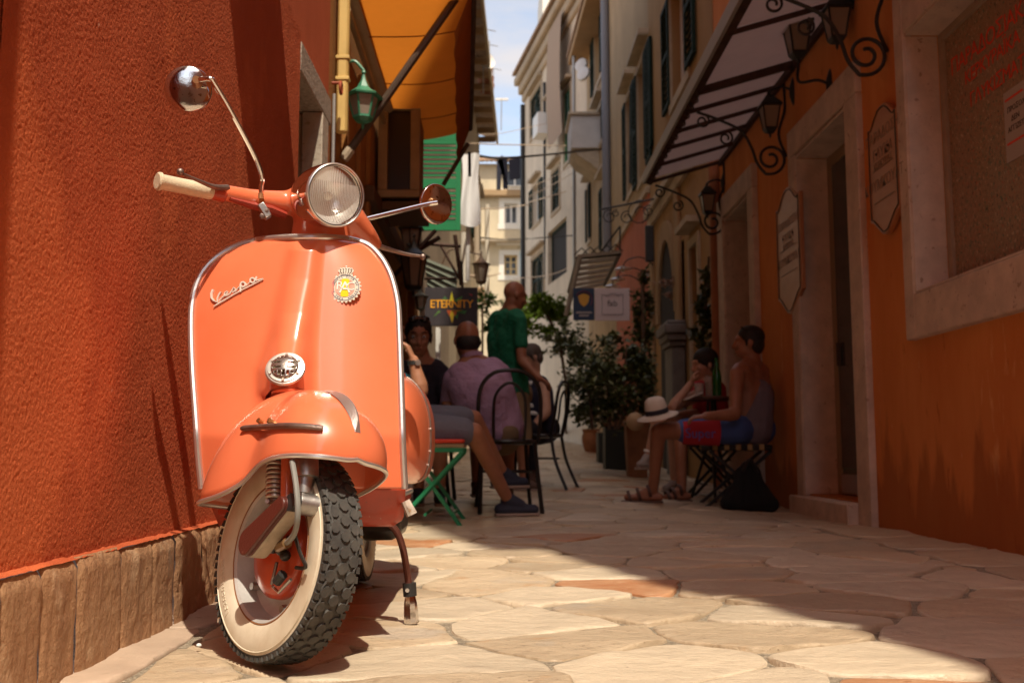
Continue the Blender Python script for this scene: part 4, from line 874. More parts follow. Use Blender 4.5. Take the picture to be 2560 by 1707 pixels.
# ---- lanterns
m_green = mat('green_lantern_paint', (.06, .26, .15), .4, var=(20, .3), spots=[(40, .68, (.12, .2, .14))]); m_blk = mat('black_lantern_paint', (.02, .022, .02), .4)
m_lglass = mat('frosted_lantern_glass', (.45, .38, .30), .25, trans=.35); m_lglass2 = mat('dim_lantern_glass', (.36, .27, .20), .25, trans=.3)
def lantern(c, r, h, m, gm, label, n=6, group=None, arm=None, wallp=None, rot=0., bell=True):
    t = thing('wall_lantern', label, 'lantern', c, group); T = MX.Translation(V(c)) @ MX.Rotation(rot, 4, 'Z')
    rb = r * .60; q = [2 * math.pi * i / n for i in range(n)]
    for i in range(n):
        a, b = q[i], q[(i + 1) % n]; P = [V((r * math.cos(x), r * math.sin(x), h / 2)) for x in (a, b)] + [V((rb * math.cos(x), rb * math.sin(x), -h / 2)) for x in (b, a)]
        cc = sum(P, V()) / 4; nn = V((cc.x, cc.y, 0)).normalized() * -.003
        MB().prism([p.lerp(cc, .08) for p in P], nn, T).build('pane', gm, t, ang=0)
        tm(MB().tube([P[0], P[3]], r * .075, 6), T).build('glazing_bar', m, t)
    roof = [(.001, h / 2 + r * 1.55), (r * .10, h / 2 + r * 1.5), (r * .16, h / 2 + r * 1.15), (r * .42, h / 2 + r * .62), (r * .9, h / 2 + r * .26), (r * 1.30, h / 2 + r * .06), (r * 1.26, h / 2 - .004), (.001, h / 2)] if bell else [(.001, h / 2 + r * .95), (r * .45, h / 2 + r * .9), (r * .55, h / 2 + r * .72), (r * 1.12, h / 2 + r * .22), (r * 1.22, h / 2 + r * .04), (r * 1.2, h / 2 - .004), (.001, h / 2)]
    tm(MB().lathe(roof, n), T).build('roof', m, t, ang=25)
    tm(MB().lathe([(.001, h / 2 + r * (1.85 if bell else 1.35)), (r * .12, h / 2 + r * (1.75 if bell else 1.25)), (r * .15, h / 2 + r * (1.62 if bell else 1.1)), (r * .05, h / 2 + r * (1.5 if bell else .9))], 10), T).build('finial', m, t)
    tm(MB().lathe([(rb * 1.12, -h / 2 + .012), (rb * 1.12, -h / 2), (rb * .8, -h / 2 - r * .22), (rb * .2, -h / 2 - r * .34), (rb * .16, -h / 2 - r * .6), (.001, -h / 2 - r * .72)], n), T).build('base', m, t, ang=25)
    tm(MB().lathe([(.001, h * .22), (r * .3, h * .2), (r * .3, -h * .45), (.001, -h * .46)], 12), T).build('bulb', mat('milky_bulb', (.55, .47, .40), .5), t)
    if arm: MB().tube(cat_curve(arm, 6), r * .10, 8).build('arm', m, t)
    if wallp: w_ = V(wallp); MB().lathe([(.001, -.03), (.012, -.028), (.03, -.01), (.034, .0), (.034, .0)], 12, MX.Translation(w_) @ MX.Rotation(R_(90) * (1 if w_.x > 0 else -1), 4, 'Y') @ MX.Diagonal((3.2, 1, 1, 1))).build('wall_plate', m, t)
    return t
lc = at(834, 248, 4.98)
lantern(lc, .080, .115, m_green, m_lglass, 'green hexagonal wall lantern under the orange awning', 6, None, [V((-.855, 4.98, lc.z - .07 + .10)), V((-.862, 4.98, lc.z + .13)), V((-.83, 4.98, lc.z + .225)), V((-.78, 4.98, lc.z + .25)), lc + V((0, 0, .20))], None, .3)
# right side: black lanterns on the orange wall
GB = 'black wall lanterns on the orange building'
def rl(u, v, Y, label, up, px=1.): 
    c = at(u, v, Y); w_ = V((2.1, Y, c.z + (.14 if up else -.30)))
    arm = [w_, V((c.x + .10, Y, c.z + .235)), V((c.x, Y, c.z + .20)), V((c.x, Y, c.z + .13))] if up else [w_, V((c.x + .12, Y, c.z - .27)), V((c.x, Y, c.z - .28)), V((c.x, Y, c.z - .16))]
    if up: w_ = V((2.1, Y, c.z + .20)); arm[0] = w_
    return lantern(c, .088 * px, .17 * px, m_blk, m_lglass2, label, 4, GB, arm, w_, R_(45), False)
rl(1832, 92, 6.15, 'black four sided lantern standing upright on its wall bracket beside the canopy', False, 1.15)
rl(1921, 58, 5.7, 'black four sided lantern hanging at top right above the stone doorway', True, 1.05)
rl(1768, 272, 6.95, 'black lantern hung below the canopy near the first stone doorway', True)
rl(1625, 468, 9.25, 'farthest black lantern hung at the end of the orange building', True)
# ---- glazed iron canopy
m_panel = trans_mat('dirty_white_panel', (.62, .56, .54), .6)
CN = thing('canopy', 'rusty iron canopy with dirty white panels on scroll brackets at right', 'canopy', (2.1, 7, 3.2))
XF, ZF, ZW = 1.375, 2.985, 3.20
def cz(x): return lerp(ZF, ZW, (x - XF) / (2.1 - XF))
cuts = [4.2, 4.75, 5.3, 5.85, 6.85, 7.3, 7.75, 8.2, 8.7, 9.28]
for a, b in zip(cuts, cuts[1:]): MB().prism([(XF + .01, a + .012, cz(XF + .01) + .016), (2.09, a + .012, cz(2.09) + .016), (2.09, b - .012, cz(2.09) + .016), (XF + .01, b - .012, cz(XF + .01) + .016)], (0, 0, .008)).build('panel', m_panel, CN, ang=0)
for y_ in cuts: MB().beam((XF, y_, ZF - .012), (2.1, y_, ZW - .012), .05 if y_ == 6.85 else .026, .05 if y_ == 6.85 else .03).build('rafter', m_rustiron, CN, bevel=.003)
MB().beam((XF, 4.2, ZF), (XF, 9.30, ZF), .07, .035).build('front_beam', m_rustiron, CN, bevel=.004)
MB().bx(XF - .045, XF - .02, 4.2, 9.3, ZF - .02, ZF + .085).build('gutter', m_greymetal, CN, bevel=.004)
MB().beam((2.075, 4.2, ZW - .03), (2.075, 9.3, ZW - .03), .03, .05).build('wall_beam', m_rustiron, CN)
def spiral(cx, cz_, r0, r1, a0, turns, n=26): return [(cx + lerp(r0, r1, i / n) * math.cos(a0 + turns * 2 * math.pi * i / n), cz_ + lerp(r0, r1, i / n) * math.sin(a0 + turns * 2 * math.pi * i / n)) for i in range(n + 1)]
for y_ in (9.2, 7.15, 5.2):
    main = cat_curve([(XF + .06, 2.93, 0), (XF + .20, 2.88, 0), (XF + .38, 2.79, 0), (XF + .46, 2.66, 0), (XF + .50, 2.54, 0), (XF + .56, 2.46, 0)], 6)
    p2 = [(p.x, p.y) for p in main] + spiral(XF + .60, 2.575, .118, .03, R_(-105), 1.6, 40)[1:]
    MB().tube([(x, y_, z) for x, z in p2], .011, 7).build('scroll', m_iron, CN)
    for cx, cz_, r, a in ((XF + .10, 2.86, .055, 90), (XF + .27, 2.73, .055, 70)): MB().tube([(x, y_, z) for x, z in spiral(cx, cz_, r, .018, R_(a), -1.3)], .008, 6).build('curl', m_iron, CN)
    MB().tube(cat_curve([(XF + .60 + .118, y_, 2.59), (2.04, y_, 2.76), (2.09, y_, 2.95), (2.09, y_, 3.15)], 5), .011, 7).build('wall_stay', m_iron, CN)
for i in range(14): y_ = 6.9 + i * .17; MB().tube([(x, y_, z) for x, z in spiral(XF + .0, ZF - .05, .035, .012, R_(90), 1.2, 10)], .006, 5).build('fringe_curl', m_rustiron, CN)
tag(MB().tube([(2.05, 9.46, -.05), (2.05, 9.46, 2.9), (2.05, 9.46, 3.3)], .052, 14).build('downpipe', mat('terracotta_pipe', (.36, .13, .055), .6, var=(4, .25))), 'terracotta painted round downpipe at the corner of the orange building', 'downpipe')
# ------------------------------------------------------------------ generic facades
m_frame_w = mat('white_window_paint', (.74, .72, .68), .5); m_shut_g = mat('dark_green_shutter', (.010, .024, .017), .7, spec=.15); m_shut_l = mat('bright_green_shutter', (.012, .20, .07), .45); m_shut_b = mat('pale_blue_shutter', (.42, .56, .62), .6)
class Fac:
    def __init__(s, name, label, A, B, z1, m, cat='building', depth=5., z0=-.2):
        A, B = V((*A, 0)), V((*B, 0)); s.L = (B - A).length; x = (B - A).normalized(); y = V((-x.y, x.x, 0)); s.A, s.x, s.y = A, x, y
        s.M = MX(((x.x, y.x, 0, A.x), (x.y, y.y, 0, A.y), (0, 0, 1, 0), (0, 0, 0, 1))); s.z1, s.z0, s.m, s.depth = z1, z0, m, depth
        s.t = thing(name, label, cat, (0, 0, 0), None, s.M); s.h = []; s.todo = []
    def px(s, u, v):
        r = ray(u * KD, v * KD); t = (s.A - CO).dot(s.y) / r.dot(s.y); p = CO + r * t; return ((p - s.A).dot(s.x), p.z)
    def part(s, mb, name, m, par=None, **k):
        o = link(name, mb.mesh(name, m, k.pop('ang', 35)), par or s.t, k.get('bevel', 0))
        o.matrix_parent_inverse = MX(); return o
    def win(s, x0, x1, z0, z1, fm=m_frame_w, panes=(2, 2), shut=None, sm=None, deep=.16, surround=None, glass=None):
        if x0 > x1: x0, x1 = x1, x0
        if z0 > z1: z0, z1 = z1, z0
        x0, x1 = max(.03, x0), min(s.L - .03, x1); s.h.append((x0, x1, z0, z1)); s.todo.append((x0, x1, z0, z1, fm, panes, shut, sm, deep, surround, glass))
    def winpx(s, u0, v0, u1, v1, **k):
        a, b = s.px(u0, v0), s.px(u1, v1); zz = [s.px((u0 + u1) / 2, v)[1] for v in (v0, v1)]; s.win(a[0], b[0], zz[0], zz[1], **k)
    def done(s, roof=True):
        mb = MB(); wallx(mb, 0, 0, s.L, s.z0, s.z1, [(a, b, c, d) for a, b, c, d in s.h], .2, 1, lambda x, y, z: (y, x, z))
        for q in ([(0, 0), (0, s.depth)], [(s.L, 0), (s.L, s.depth)], [(0, s.depth), (s.L, s.depth)]): mb.add([(q[0][0], q[0][1], s.z0), (q[1][0], q[1][1], s.z0), (q[1][0], q[1][1], s.z1), (q[0][0], q[0][1], s.z1)], [(0, 1, 2, 3)])
        mb.add([(0, 0, s.z1), (s.L, 0, s.z1), (s.L, s.depth, s.z1), (0, s.depth, s.z1)], [(0, 1, 2, 3)])
        s.part(mb, 'wall', s.m, ang=0)
        for (x0, x1, z0, z1, fm, panes, shut, sm, deep, sur, glass) in s.todo:
            f = MB(); w_ = min(.07, (x1 - x0) * .12)
            f.bx(x0, x0 + w_, deep - .05, deep, z0, z1); f.bx(x1 - w_, x1, deep - .05, deep, z0, z1); f.bx(x0 + w_, x1 - w_, deep - .05, deep, z0, z0 + w_); f.bx(x0 + w_, x1 - w_, deep - .05, deep, z1 - w_, z1)
            for i in range(1, panes[0]): c = lerp(x0, x1, i / panes[0]); f.bx(c - w_ * .5, c + w_ * .5, deep - .045, deep - .005, z0 + w_, z1 - w_)
            for i in range(1, panes[1]): c = lerp(z0, z1, i / panes[1]); f.bx(x0 + w_, x1 - w_, deep - .04, deep - .01, c - .02, c + .02)
            W = s.part(f, 'window', fm, ang=0)
            s.part(MB().bx(x0 + .01, x1 - .01, deep - .025, deep + .02, z0 + .01, z1 - .01), 'pane', glass or m_glass, W, ang=0)
            if sur:
                for q in ((x0 - sur[0], x0 - .002, z0, z1), (x1 + .002, x1 + sur[0], z0, z1), (x0 - sur[0], x1 + sur[0], z1 + .002, z1 + sur[0]), (x0 - sur[0] * 1.2, x1 + sur[0] * 1.2, z0 - sur[0], z0 - .002)): s.part(MB().bx(q[0], q[1], -.03, .02, q[2], q[3]), 'surround', sur[1], W, ang=0)
            if sur: s.part(MB().bx(x0 - sur[0] * 1.5, x1 + sur[0] * 1.5, -.16, 0, z1 + sur[0] * 1.9, z1 + sur[0] * 2.6), 'window_hood', sur[1], W, ang=0)
            if shut:
                hw = (x1 - x0) / 2 * (1 if shut != 'closed' else 1)
                for k in (0, 1):
                    sh_ = MB(); ww = hw - .01
                    def lv(mbx, T):
                        mbx.bx(0, .05, -.02, .02, 0, z1 - z0, T); mbx.bx(ww - .05, ww, -.02, .02, 0, z1 - z0, T)
                        for zz in (0, (z1 - z0) * .5 - .03, z1 - z0 - .06): mbx.bx(.05, ww - .05, -.02, .02, zz, zz + .06, T)
                        n_ = max(6, int((z1 - z0) / .085))
                        for i in range(n_):
                            zz = (i + .5) * (z1 - z0) / n_; mbx.bx(.05, ww - .05, -.022, .022, -.006, .006, T @ MX.Translation((0, 0, zz)) @ MX.Rotation(R_(38), 4, 'X'))
                    if shut == 'closed': T = MX.Translation((x0 + k * hw, .03, z0))
                    elif shut == 'flat': T = MX.Translation((x0 - ww - .02 if k == 0 else x1 + .02, -.035, z0))
                    else: T = MX.Translation((x0 if k == 0 else x1, -.01, z0)) @ MX.Rotation(R_(-shut if k == 0 else shut - 180), 4, 'Z')
                    lv(sh_, T); s.part(sh_, 'shutter', sm or m_shut_g, W, ang=0)
        return s
def bldmat(n, c, v=.22, st=(1, 1, .5)): return mat(n, c, .9, var=(1.1, v), stretch=st, bump=(25, .4, .01), spec=.2, spots=[(3, .64, tuple(x * .72 for x in c)), (8, .67, tuple(min(1, x * 1.18) for x in c)), (1.7, .60, tuple(x * .78 for x in c)), (5, .63, tuple(x * .62 for x in c)), (14, .68, tuple(x * .6 for x in c))])
m_cream = bldmat('cream_render', (.50, .36, .21)); m_ochre = bldmat('pale_ochre_render', (.44, .27, .125)); m_greyc = bldmat('grey_cream_render', (.46, .36, .255)); m_pinkr = bldmat('salmon_pink_render', (.52, .17, .10)); m_sunc = bldmat('warm_cream_render', (.62, .52, .36)); m_brn = bldmat('brown_ochre_render', (.40, .27, .15))
m_whiter = mat('white_render', (.74, .70, .62), .9, var=(1, .08)); m_stone_s = mat('pale_stone_trim', (.52, .42, .30), .8, var=(4, .25))
m_tile = mat('roof_tile', (.42, .26, .15), .85, var=(9, .4), bump=(14, .6, .04))
# R2 pale ochre house with arched door
r2 = Fac('ochre_house', 'pale ochre house with arched opening beyond the terracotta downpipe', (2.1, 13.9), (2.1, 9.6), 11.6, m_ochre)
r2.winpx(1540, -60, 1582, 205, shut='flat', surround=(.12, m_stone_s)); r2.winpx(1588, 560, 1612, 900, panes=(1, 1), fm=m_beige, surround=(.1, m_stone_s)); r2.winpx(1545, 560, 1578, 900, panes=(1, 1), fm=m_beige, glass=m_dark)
r2.done()
for za, zb, o_ in ((3.55, 3.68, .06), (3.69, 3.80, .11), (7.3, 7.45, .08)): r2.part(MB().bx(0, r2.L, -o_, 0, za, zb), 'string_course', m_stone_s, bevel=.01)
for x_ in (.0, 2.1): r2.part(MB().bx(x_, x_ + .28, -.05, 0, 0, 3.54), 'pilaster', m_brn, bevel=.01)
pc = V((2.03, 11.75, 0)); PI_ = thing('stone_pillar', 'dark grey stone pillar with moulded capital and ivy beside it', 'pillar', pc)
MB().bx(1.93, 2.09, 11.35, 11.85, -.1, 1.62).build('shaft', mat('dark_grey_stone', (.20, .18, .17), .7, var=(6, .3), bump=(40, .4, .006)), PI_, bevel=.02)
for k, (o_, za, zb) in enumerate(((.03, 1.625, 1.68), (.06, 1.685, 1.76), (.09, 1.765, 1.87), (.05, 1.875, 1.92))): MB().bx(1.93 - o_, 2.092, 11.35 - o_, 11.85 + o_, za, zb).build('capital_moulding', mat('dark_grey_stone', (.20, .18, .17), .7), PI_, bevel=.012)
b = MB(); n_ = 14
for i in range(n_): a0_, a1_ = math.pi * i / n_, math.pi * (i + 1) / n_; b.prism([(2.05, 12.5 - .62 * math.cos(a0_), 2.1 + 1.0 * math.sin(a0_)), (2.05, 12.5 - .62 * math.cos(a1_), 2.1 + 1.0 * math.sin(a1_)), (2.05, 12.5 - .82 * math.cos(a1_), 2.1 + 1.25 * math.sin(a1_)), (2.05, 12.5 - .82 * math.cos(a0_), 2.1 + 1.25 * math.sin(a0_))], (.048, 0, 0))
AR = b.build('stone_arch', m_brn); tag(AR, 'brown stone arch over a dark opening past the pillar', 'arch')
MB().prism([(2.088, 12.5 - .62 * math.cos(math.pi * i / n_), 2.1 + 1.0 * math.sin(math.pi * i / n_)) for i in range(n_ + 1)] + [(2.088, 13.12, 0), (2.088, 11.9, 0)], (.008, 0, 0)).build('arch_shade_sheet', m_dark, AR, ang=0)  # flat near-black sheet; the arch's inner shade is put into its colour
# R3 pink ground storey, cream above
r3 = Fac('pink_house', 'house with salmon pink ground storey and peeling cream upper wall', (2.08, 19.0), (2.1, 13.93), 11.2, m_cream)
for q in ((1465, 140, 1490, 405), (1494, 60, 1521, 325), (1440, 215, 1456, 440)): r3.winpx(*q, shut='flat', surround=(.1, m_stone_s))
r3.done()
r3.part(MB().bx(.05, r3.L - .02, -.025, .0, -.2, 4.1), 'pink_storey', m_pinkr, ang=0); r3.part(MB().bx(0, r3.L, -.07, 0, 4.103, 4.2), 'string_course', m_stone_s, bevel=.01); r3.part(MB().bx(0, r3.L, -.30, 0, 10.9, 11.15), 'cornice', m_stone_s, bevel=.03)
r3.part(MB().bx(.0, 1.0, -.03, -.001, -.2, 4.09), 'cream_patch', m_cream, ang=0)
tag(MB().tube([(2.0, 18.9, 4.2), (2.0, 18.9, 11)], .085, 12).build('downpipe', mat('grey_blue_pipe', (.20, .20, .22), .5)), 'grey metal downpipe between the cream houses on the right', 'downpipe')
# R4
r4 = Fac('cream_house', 'tall cream house with overhanging eaves before the oblique facade', (1.93, 22.4), (2.07, 19.05), 9.6, m_cream)
for q in ((1366, 40, 1382, 190), (1372, 250, 1386, 330), (1340, 440, 1356, 560), (1385, 420, 1398, 560)): r4.winpx(*q, shut='flat', surround=(.1, m_stone_s))
r4.done(); r4.part(MB().bx(-.2, r4.L, -.42, .3, 9.45, 9.62), 'eaves', m_brn, bevel=.02); r4.part(MB().prism([(-.2, -.45, 9.63), (r4.L, -.45, 9.63), (r4.L, 3, 10.9), (-.2, 3, 10.9)], (0, 0, .08)), 'roof', m_tile, ang=0)
BL = thing('stone_balcony', 'grey white stone balcony on a curved corbel high on the right', 'balcony', at(1345, 340, 21))
q0, q1 = at(1308, 372, 21.), at(1384, 285, 21.)
MB().bx(q0.x, 2.05, 20.4, 21.6, q0.z + .12, q1.z).build('parapet', mat('white_stone_b', (.60, .56, .52), .8, var=(3, .15)), BL, bevel=.02)
MB().bx(q0.x - .06, 2.05, 20.35, 21.65, q1.z - .02, q1.z + .06).build('coping', m_stone_s, BL, bevel=.02)
MB().prism([(q0.x + .02, 20.45, q0.z + .12), (2.05, 20.45, q0.z + .12), (2.05, 20.45, q0.z - .42), (q0.x + .42, 20.45, q0.z - .22), (q0.x + .14, 20.45, q0.z - .04)], (0, 1.1, 0)).build('corbel', m_stone_s, BL, bevel=.03)
# R5 oblique facade
r5 = Fac('oblique_house', 'grey cream house turned obliquely at the bend with moulded cornice', (.62, 30.), (2.0, 22.5), 12.05, bldmat('bright_grey_cream', (.70, .59, .46)))
for q, sh_, sm_ in (((1219, 212, 1244, 302), 'closed', m_shut_g), ((1225, 425, 1240, 512), 'flat', m_shut_g), ((1268, 392, 1286, 482), 'closed', m_shut_g), ((1222, 588, 1250, 690), 'closed', m_shut_g), ((1296, 208, 1312, 370), 'closed', m_shut_l), ((1262, 232, 1278, 300), 'closed', m_shut_g)): r5.winpx(*q, shut=sh_, sm=sm_, surround=(.1, m_greyc))
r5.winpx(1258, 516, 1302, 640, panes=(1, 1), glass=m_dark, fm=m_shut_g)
r5.done()
for za, zb, o_ in ((11.2, 11.45, .08), (11.46, 11.75, .18), (11.76, 12.02, .30)): r5.part(MB().bx(-o_ * .6, r5.L, -o_, .1, za, zb), 'cornice', m_greyc, bevel=.05)
r5.part(MB().prism([(-.1, -.36, 12.06), (r5.L, -.36, 12.06), (r5.L, 4, 13.2), (-.1, 4, 13.2)], (0, 0, .1)), 'roof', m_tile, ang=0)
x_, z_ = r5.px(1263, 292); AC = MB().bx(x_ - .32, x_ + .32, -.42, -.1, z_ - .3, z_ + .3); o = r5.part(AC, 'air_conditioner', m_frame_w, bevel=.02); o.parent = None; o.matrix_world = r5.M; tag(o, 'white air conditioner box on the oblique grey cream house', 'air conditioner')
xx_, zz_ = r5.px(1296, 180); o = r5.part(MB().grid(lambda u, v: (xx_ - .75 + 1.5 * u, -.25 - .06 * math.sin(v * 3.1), zz_ + 1.5 - 3.2 * v), 8, 8), 'sun_blind', mat('tan_blind', (.36, .26, .19), .9)); o.parent = None; o.matrix_world = r5.M; tag(o, 'tan fabric blind hanging down the oblique house below its cornice', 'blind')
pp = V((.62, 30, 0)) - V((.05, .1, 0)); tag(MB().tube([(pp.x, pp.y, 3), (pp.x, pp.y, 11.1)], .07, 8).build('downpipe', m_iron), 'black downpipe on the left corner of the oblique house', 'downpipe')
# white sunlit gable behind
wh = Fac('white_house', 'tall sunlit white house rising behind the oblique one', (1.35, 33.5), (3.6, 33.5), 18, m_whiter); wh.win(.5, 1.0, 14.2, 15.2); wh.done()
# end of the street
en = Fac('cream_end_house', 'sunlit cream house closing the far end of the lane', (-2.2, 38.), (2.2, 38.), 11.6, m_sunc)
m_yel_f = mat('yellow_window_paint', (.62, .46, .22), .6)
en.winpx(1159, 468, 1189, 514, panes=(2, 1), surround=(.22, m_whiter)); en.winpx(1158, 586, 1188, 632, panes=(2, 3), fm=m_yel_f, surround=(.2, m_whiter)); en.winpx(1160, 388, 1205, 428, panes=(2, 1)); en.done()
a_, b_ = en.px(1194, 634), en.px(1210, 580); en.part(MB().bx(a_[0], b_[0], -.08, -.03, a_[1], b_[1]), 'blue_shutter', m_shut_b, bevel=.01)
c_ = en.px(1160, 440); en.part(MB().bx(0, en.L, -.28, 0, c_[1] - .25, c_[1] + .02), 'ledge', m_brn, bevel=.04); c2 = en.px(1160, 560); en.part(MB().bx(1.3, 2.9, -.5, 0, c2[1], c2[1] + .1), 'door_canopy', m_stone_s, bevel=.02)
for i in range(26): x_ = i * .17; en.part(MB().tube([(x_, -.35, 11.62), (x_, 3.5, 12.9)], .085, 6, fl=.7), 'roof_tile_row', m_tile)
# L3, L4 left far side
l3 = Fac('grey_house', 'weathered house with bright green shutter beyond the shop on the left', (-.86, 9.93), (-.84, 15.), 8.2, m_greyc)
l3.winpx(1036, 380, 1046, 560, shut=None); l3.done(); l3.part(MB().bx(0, l3.L, -.25, 0, 8.0, 8.2), 'eaves', m_brn, bevel=.02)
l4 = Fac('far_left_house', 'sunlit cream house with deep wooden eaves on the far left side', (-.84, 15.05), (-.61, 23.8), 8.05, m_sunc)
for q in ((1084, 440, 1090, 560), (1093, 460, 1097, 560)): l4.winpx(*q, shut='flat', sm=m_shut_g, surround=(.1, m_stone_s))
l4.done(); l4.part(MB().prism([(-.2, -.42, 8.06), (l4.L + .2, -.42, 8.06), (l4.L + .2, 3.4, 9.6), (-.2, 3.4, 9.6)], (0, 0, .10)), 'roof', m_tile, ang=0); l4.part(MB().bx(-.2, l4.L + .2, -.46, -.41, 7.98, 8.16), 'fascia', m_sunc)
for i in range(13): x_ = i * .7; l4.part(MB().bx(x_, x_ + .09, -.41, 0, 7.88, 8.0), 'rafter', m_brn)
l4.part(MB().bx(6.0, 6.7, -.36, .1, 3.6, 3.9), 'small_canopy', m_tile, bevel=.02)
for k, (u, v, Y) in enumerate(((1114, 178, 20), (1118, 196, 20.6))):
    c = at(u, v, Y); tag(MB().lathe([(.001, .2), (.10, .2), (.16, .18), (.15, .05), (.17, 0), (.14, -.16), (.001, -.16)], 14, MX.Translation(c)).build('chimney_pot', mat('terracotta', (.40, .15, .07), .8, var=(8, .3))), ('upper' if k == 0 else 'lower') + ' of two terracotta chimney pots on the far left roof', 'chimney pot', 'chimney pots on the far left roof')
dsh = thing('satellite_dish', 'white satellite dish on the roof line of the far left houses', 'dish', at(1110, 142, 19)); MB().lathe([(.001, .0), (.10, .012), (.18, .045), (.22, .085)], 20, axm(at(1110, 142, 19), V((.5, -.8, .3)))).build('bowl', m_frame_w, dsh); MB().tube([at(1110, 142, 19), at(1110, 215, 19)], .015, 6).build('mast', m_greymetal, dsh)
for u, v0, v1, Y in ((1117, 60, 190, 20), (1124, 95, 230, 22), (1133, 150, 260, 24)):
    an = thing('aerial', 'thin television aerial mast at the %s of the far left roof' % {1117: 'near end', 1124: 'middle', 1133: 'far end'}[u], 'aerial', at(u, v1, Y), 'aerials on the far left roof'); MB().tube([at(u, v0, Y), at(u, v1, Y)], .014, 5).build('mast', m_greymetal, an); c = at(u, v0 + 8, Y); MB().tube([c - V((.2, .1, 0)), c + V((.2, .1, 0))], .01, 5).build('crossbar', m_greymetal, an)
c = at(1152, 228, 26); an = thing('aerial', 'white flat aerial above the end of the far left eaves', 'aerial', c); MB().bx(c.x - .16, c.x + .18, c.y, c.y + .05, c.z - .03, c.z + .03).build('bar', m_frame_w, an); MB().tube([c, at(1151, 300, 26)], .015, 5).build('mast', m_greymetal, an)
# green shutter leaf standing open across the wall, white towel, white pipe
a, b = at(996, 376, 9.6), at(1058, 530, 9.6); GS = thing('open_shutter', 'bright green louvred shutter leaf standing open above the bar sign', 'shutter', (a.x, 9.6, b.z))
fr = MB(); x0, x1, z0, z1 = -.86, b.x, b.z, 3.55
for q in ((x0, x0 + .05, z0, z1), (x1 - .05, x1, z0, z1)): MB().bx(q[0], q[1], 9.58, 9.62, q[2], q[3]).build('stile', m_shut_l, GS)
for zz in (z0, z0 + .42, z1 - .1): MB().bx(x0 + .051, x1 - .051, 9.58, 9.62, zz, zz + .10).build('rail', m_shut_l, GS)
for i in range(22):
    zz = z0 + .10 + i * .046
    if not (z0 + .38 < zz < z0 + .53): MB().bx(x0 + .05, x1 - .05, -.025, .025, -.004, .004, MX.Translation((0, 9.6, zz)) @ MX.Rotation(R_(40), 4, 'X')).build('slat', m_shut_l, GS)
tw0, tw1 = at(1060, 345, 10.4), at(1101, 512, 10.4)
tag(MB().grid(lambda u, v: (lerp(tw0.x, tw1.x, u) + .015 * math.sin(v * 5 + u * 3), 10.4 + .03 * math.sin(u * 7 + v * 2), lerp(3.6, tw1.z, v) - .05 * math.sin(u * math.pi) * (v > .95)), 16, 18).build('towel', mat('white_cotton', (.82, .82, .82), .9)), 'white towel hanging beside the bright green shutter', 'towel')
tag(MB().tube([at(1075, 500, 10.5), at(1074, 645, 10.5)], .024, 10).build('pole', m_frame_w), 'white pole standing below the hanging towel', 'pole')
lantern(at(1105, 628, 13.), .10, .24, mat('brown_lantern_paint', (.10, .055, .03), .6), m_lglass, 'large brown lantern hung on the far left houses beside the white pole', 6, None, [V((-.84, 13., at(1105, 628, 13.).z + .1)), V((-.7, 13., at(1105, 628, 13.).z + .32)), at(1105, 628, 13.) + V((0, 0, .25))], None, .2)
for k, (u, v0, v1, Y, c_, lb) in enumerate(((1066, 535, 650, 12.2, (.60, .55, .46), 'pale drainpipe behind the white pole on the left'), (1096, 420, 640, 15.5, (.45, .36, .26), 'tan drainpipe left of the brown lantern'), (1119, 470, 690, 19., (.66, .60, .5), 'cream drainpipe farthest along the left houses'))): tag(MB().tube([at(u, v0, Y), at(u - 1, v1, Y)], .045, 8).build('drainpipe', mat('drain%d' % k, c_, .6)), lb, 'drainpipe')
# junk under the awning: pergola frame, lanterns, sign
PG = thing('pergola', 'dark metal pergola frame with grey green blind left of the bar sign', 'pergola', at(1000, 640, 8.6))
for a, b, r in (((985, 560, 8.4), (1058, 566, 8.4), .016), ((1045, 540, 8.4), (1060, 655, 8.4), .018), ((960, 575, 8.), (1010, 545, 8.), .02), ((900, 640, 7.8), (1000, 530, 8.), .018), ((1010, 560, 8.6), (1055, 640, 8.6), .012), ((975, 640, 8.4), (1050, 640, 8.4), .012)): MB().tube([at(*a), at(*b)], r, 7).build('bar', m_rustiron, PG)
a = [at(975, 592, 9.25), at(1052, 622, 9.25), at(1045, 700, 9.25), at(982, 660, 9.25)]; MB().prism(a, (0, .03, 0)).build('blind', mat('grey_green_blind', (.22, .24, .19), .8, var=(5, .3)), PG)
for k in range(5): p_, q_ = a[0].lerp(a[3], (k + .5) / 5), a[1].lerp(a[2], (k + .5) / 5); MB().tube([p_ - V((0, .01, 0)), q_ - V((0, .01, 0))], .010, 5).build('blind_batten', mat('grey_green_blind_d', (.14, .16, .12), .8), PG)
lantern(at(950, 625, 7.6), .10, .24, m_blk, m_lglass2, 'large black lantern in the dark shop front behind the scooter', 6, 'lanterns in the dark shop front', [at(935, 560, 7.6), at(950, 575, 7.6), at(950, 590, 7.6)], None, .2)
lantern(at(944, 555, 7.9), .09, .2, m_blk, m_lglass2, 'black lantern hanging above the clutch lever in the shop front', 6, 'lanterns in the dark shop front', [at(930, 500, 7.9), at(944, 510, 7.9), at(944, 530, 7.9)], None, .5)
lantern(at(966, 695, 8.2), .055, .1, mat('verdigris', (.20, .25, .20), .6), m_lglass, 'small verdigris lantern next to the dark bar sign', 6, 'lanterns in the dark shop front', [at(960, 640, 8.2), at(966, 655, 8.2), at(966, 670, 8.2)], None, .1)
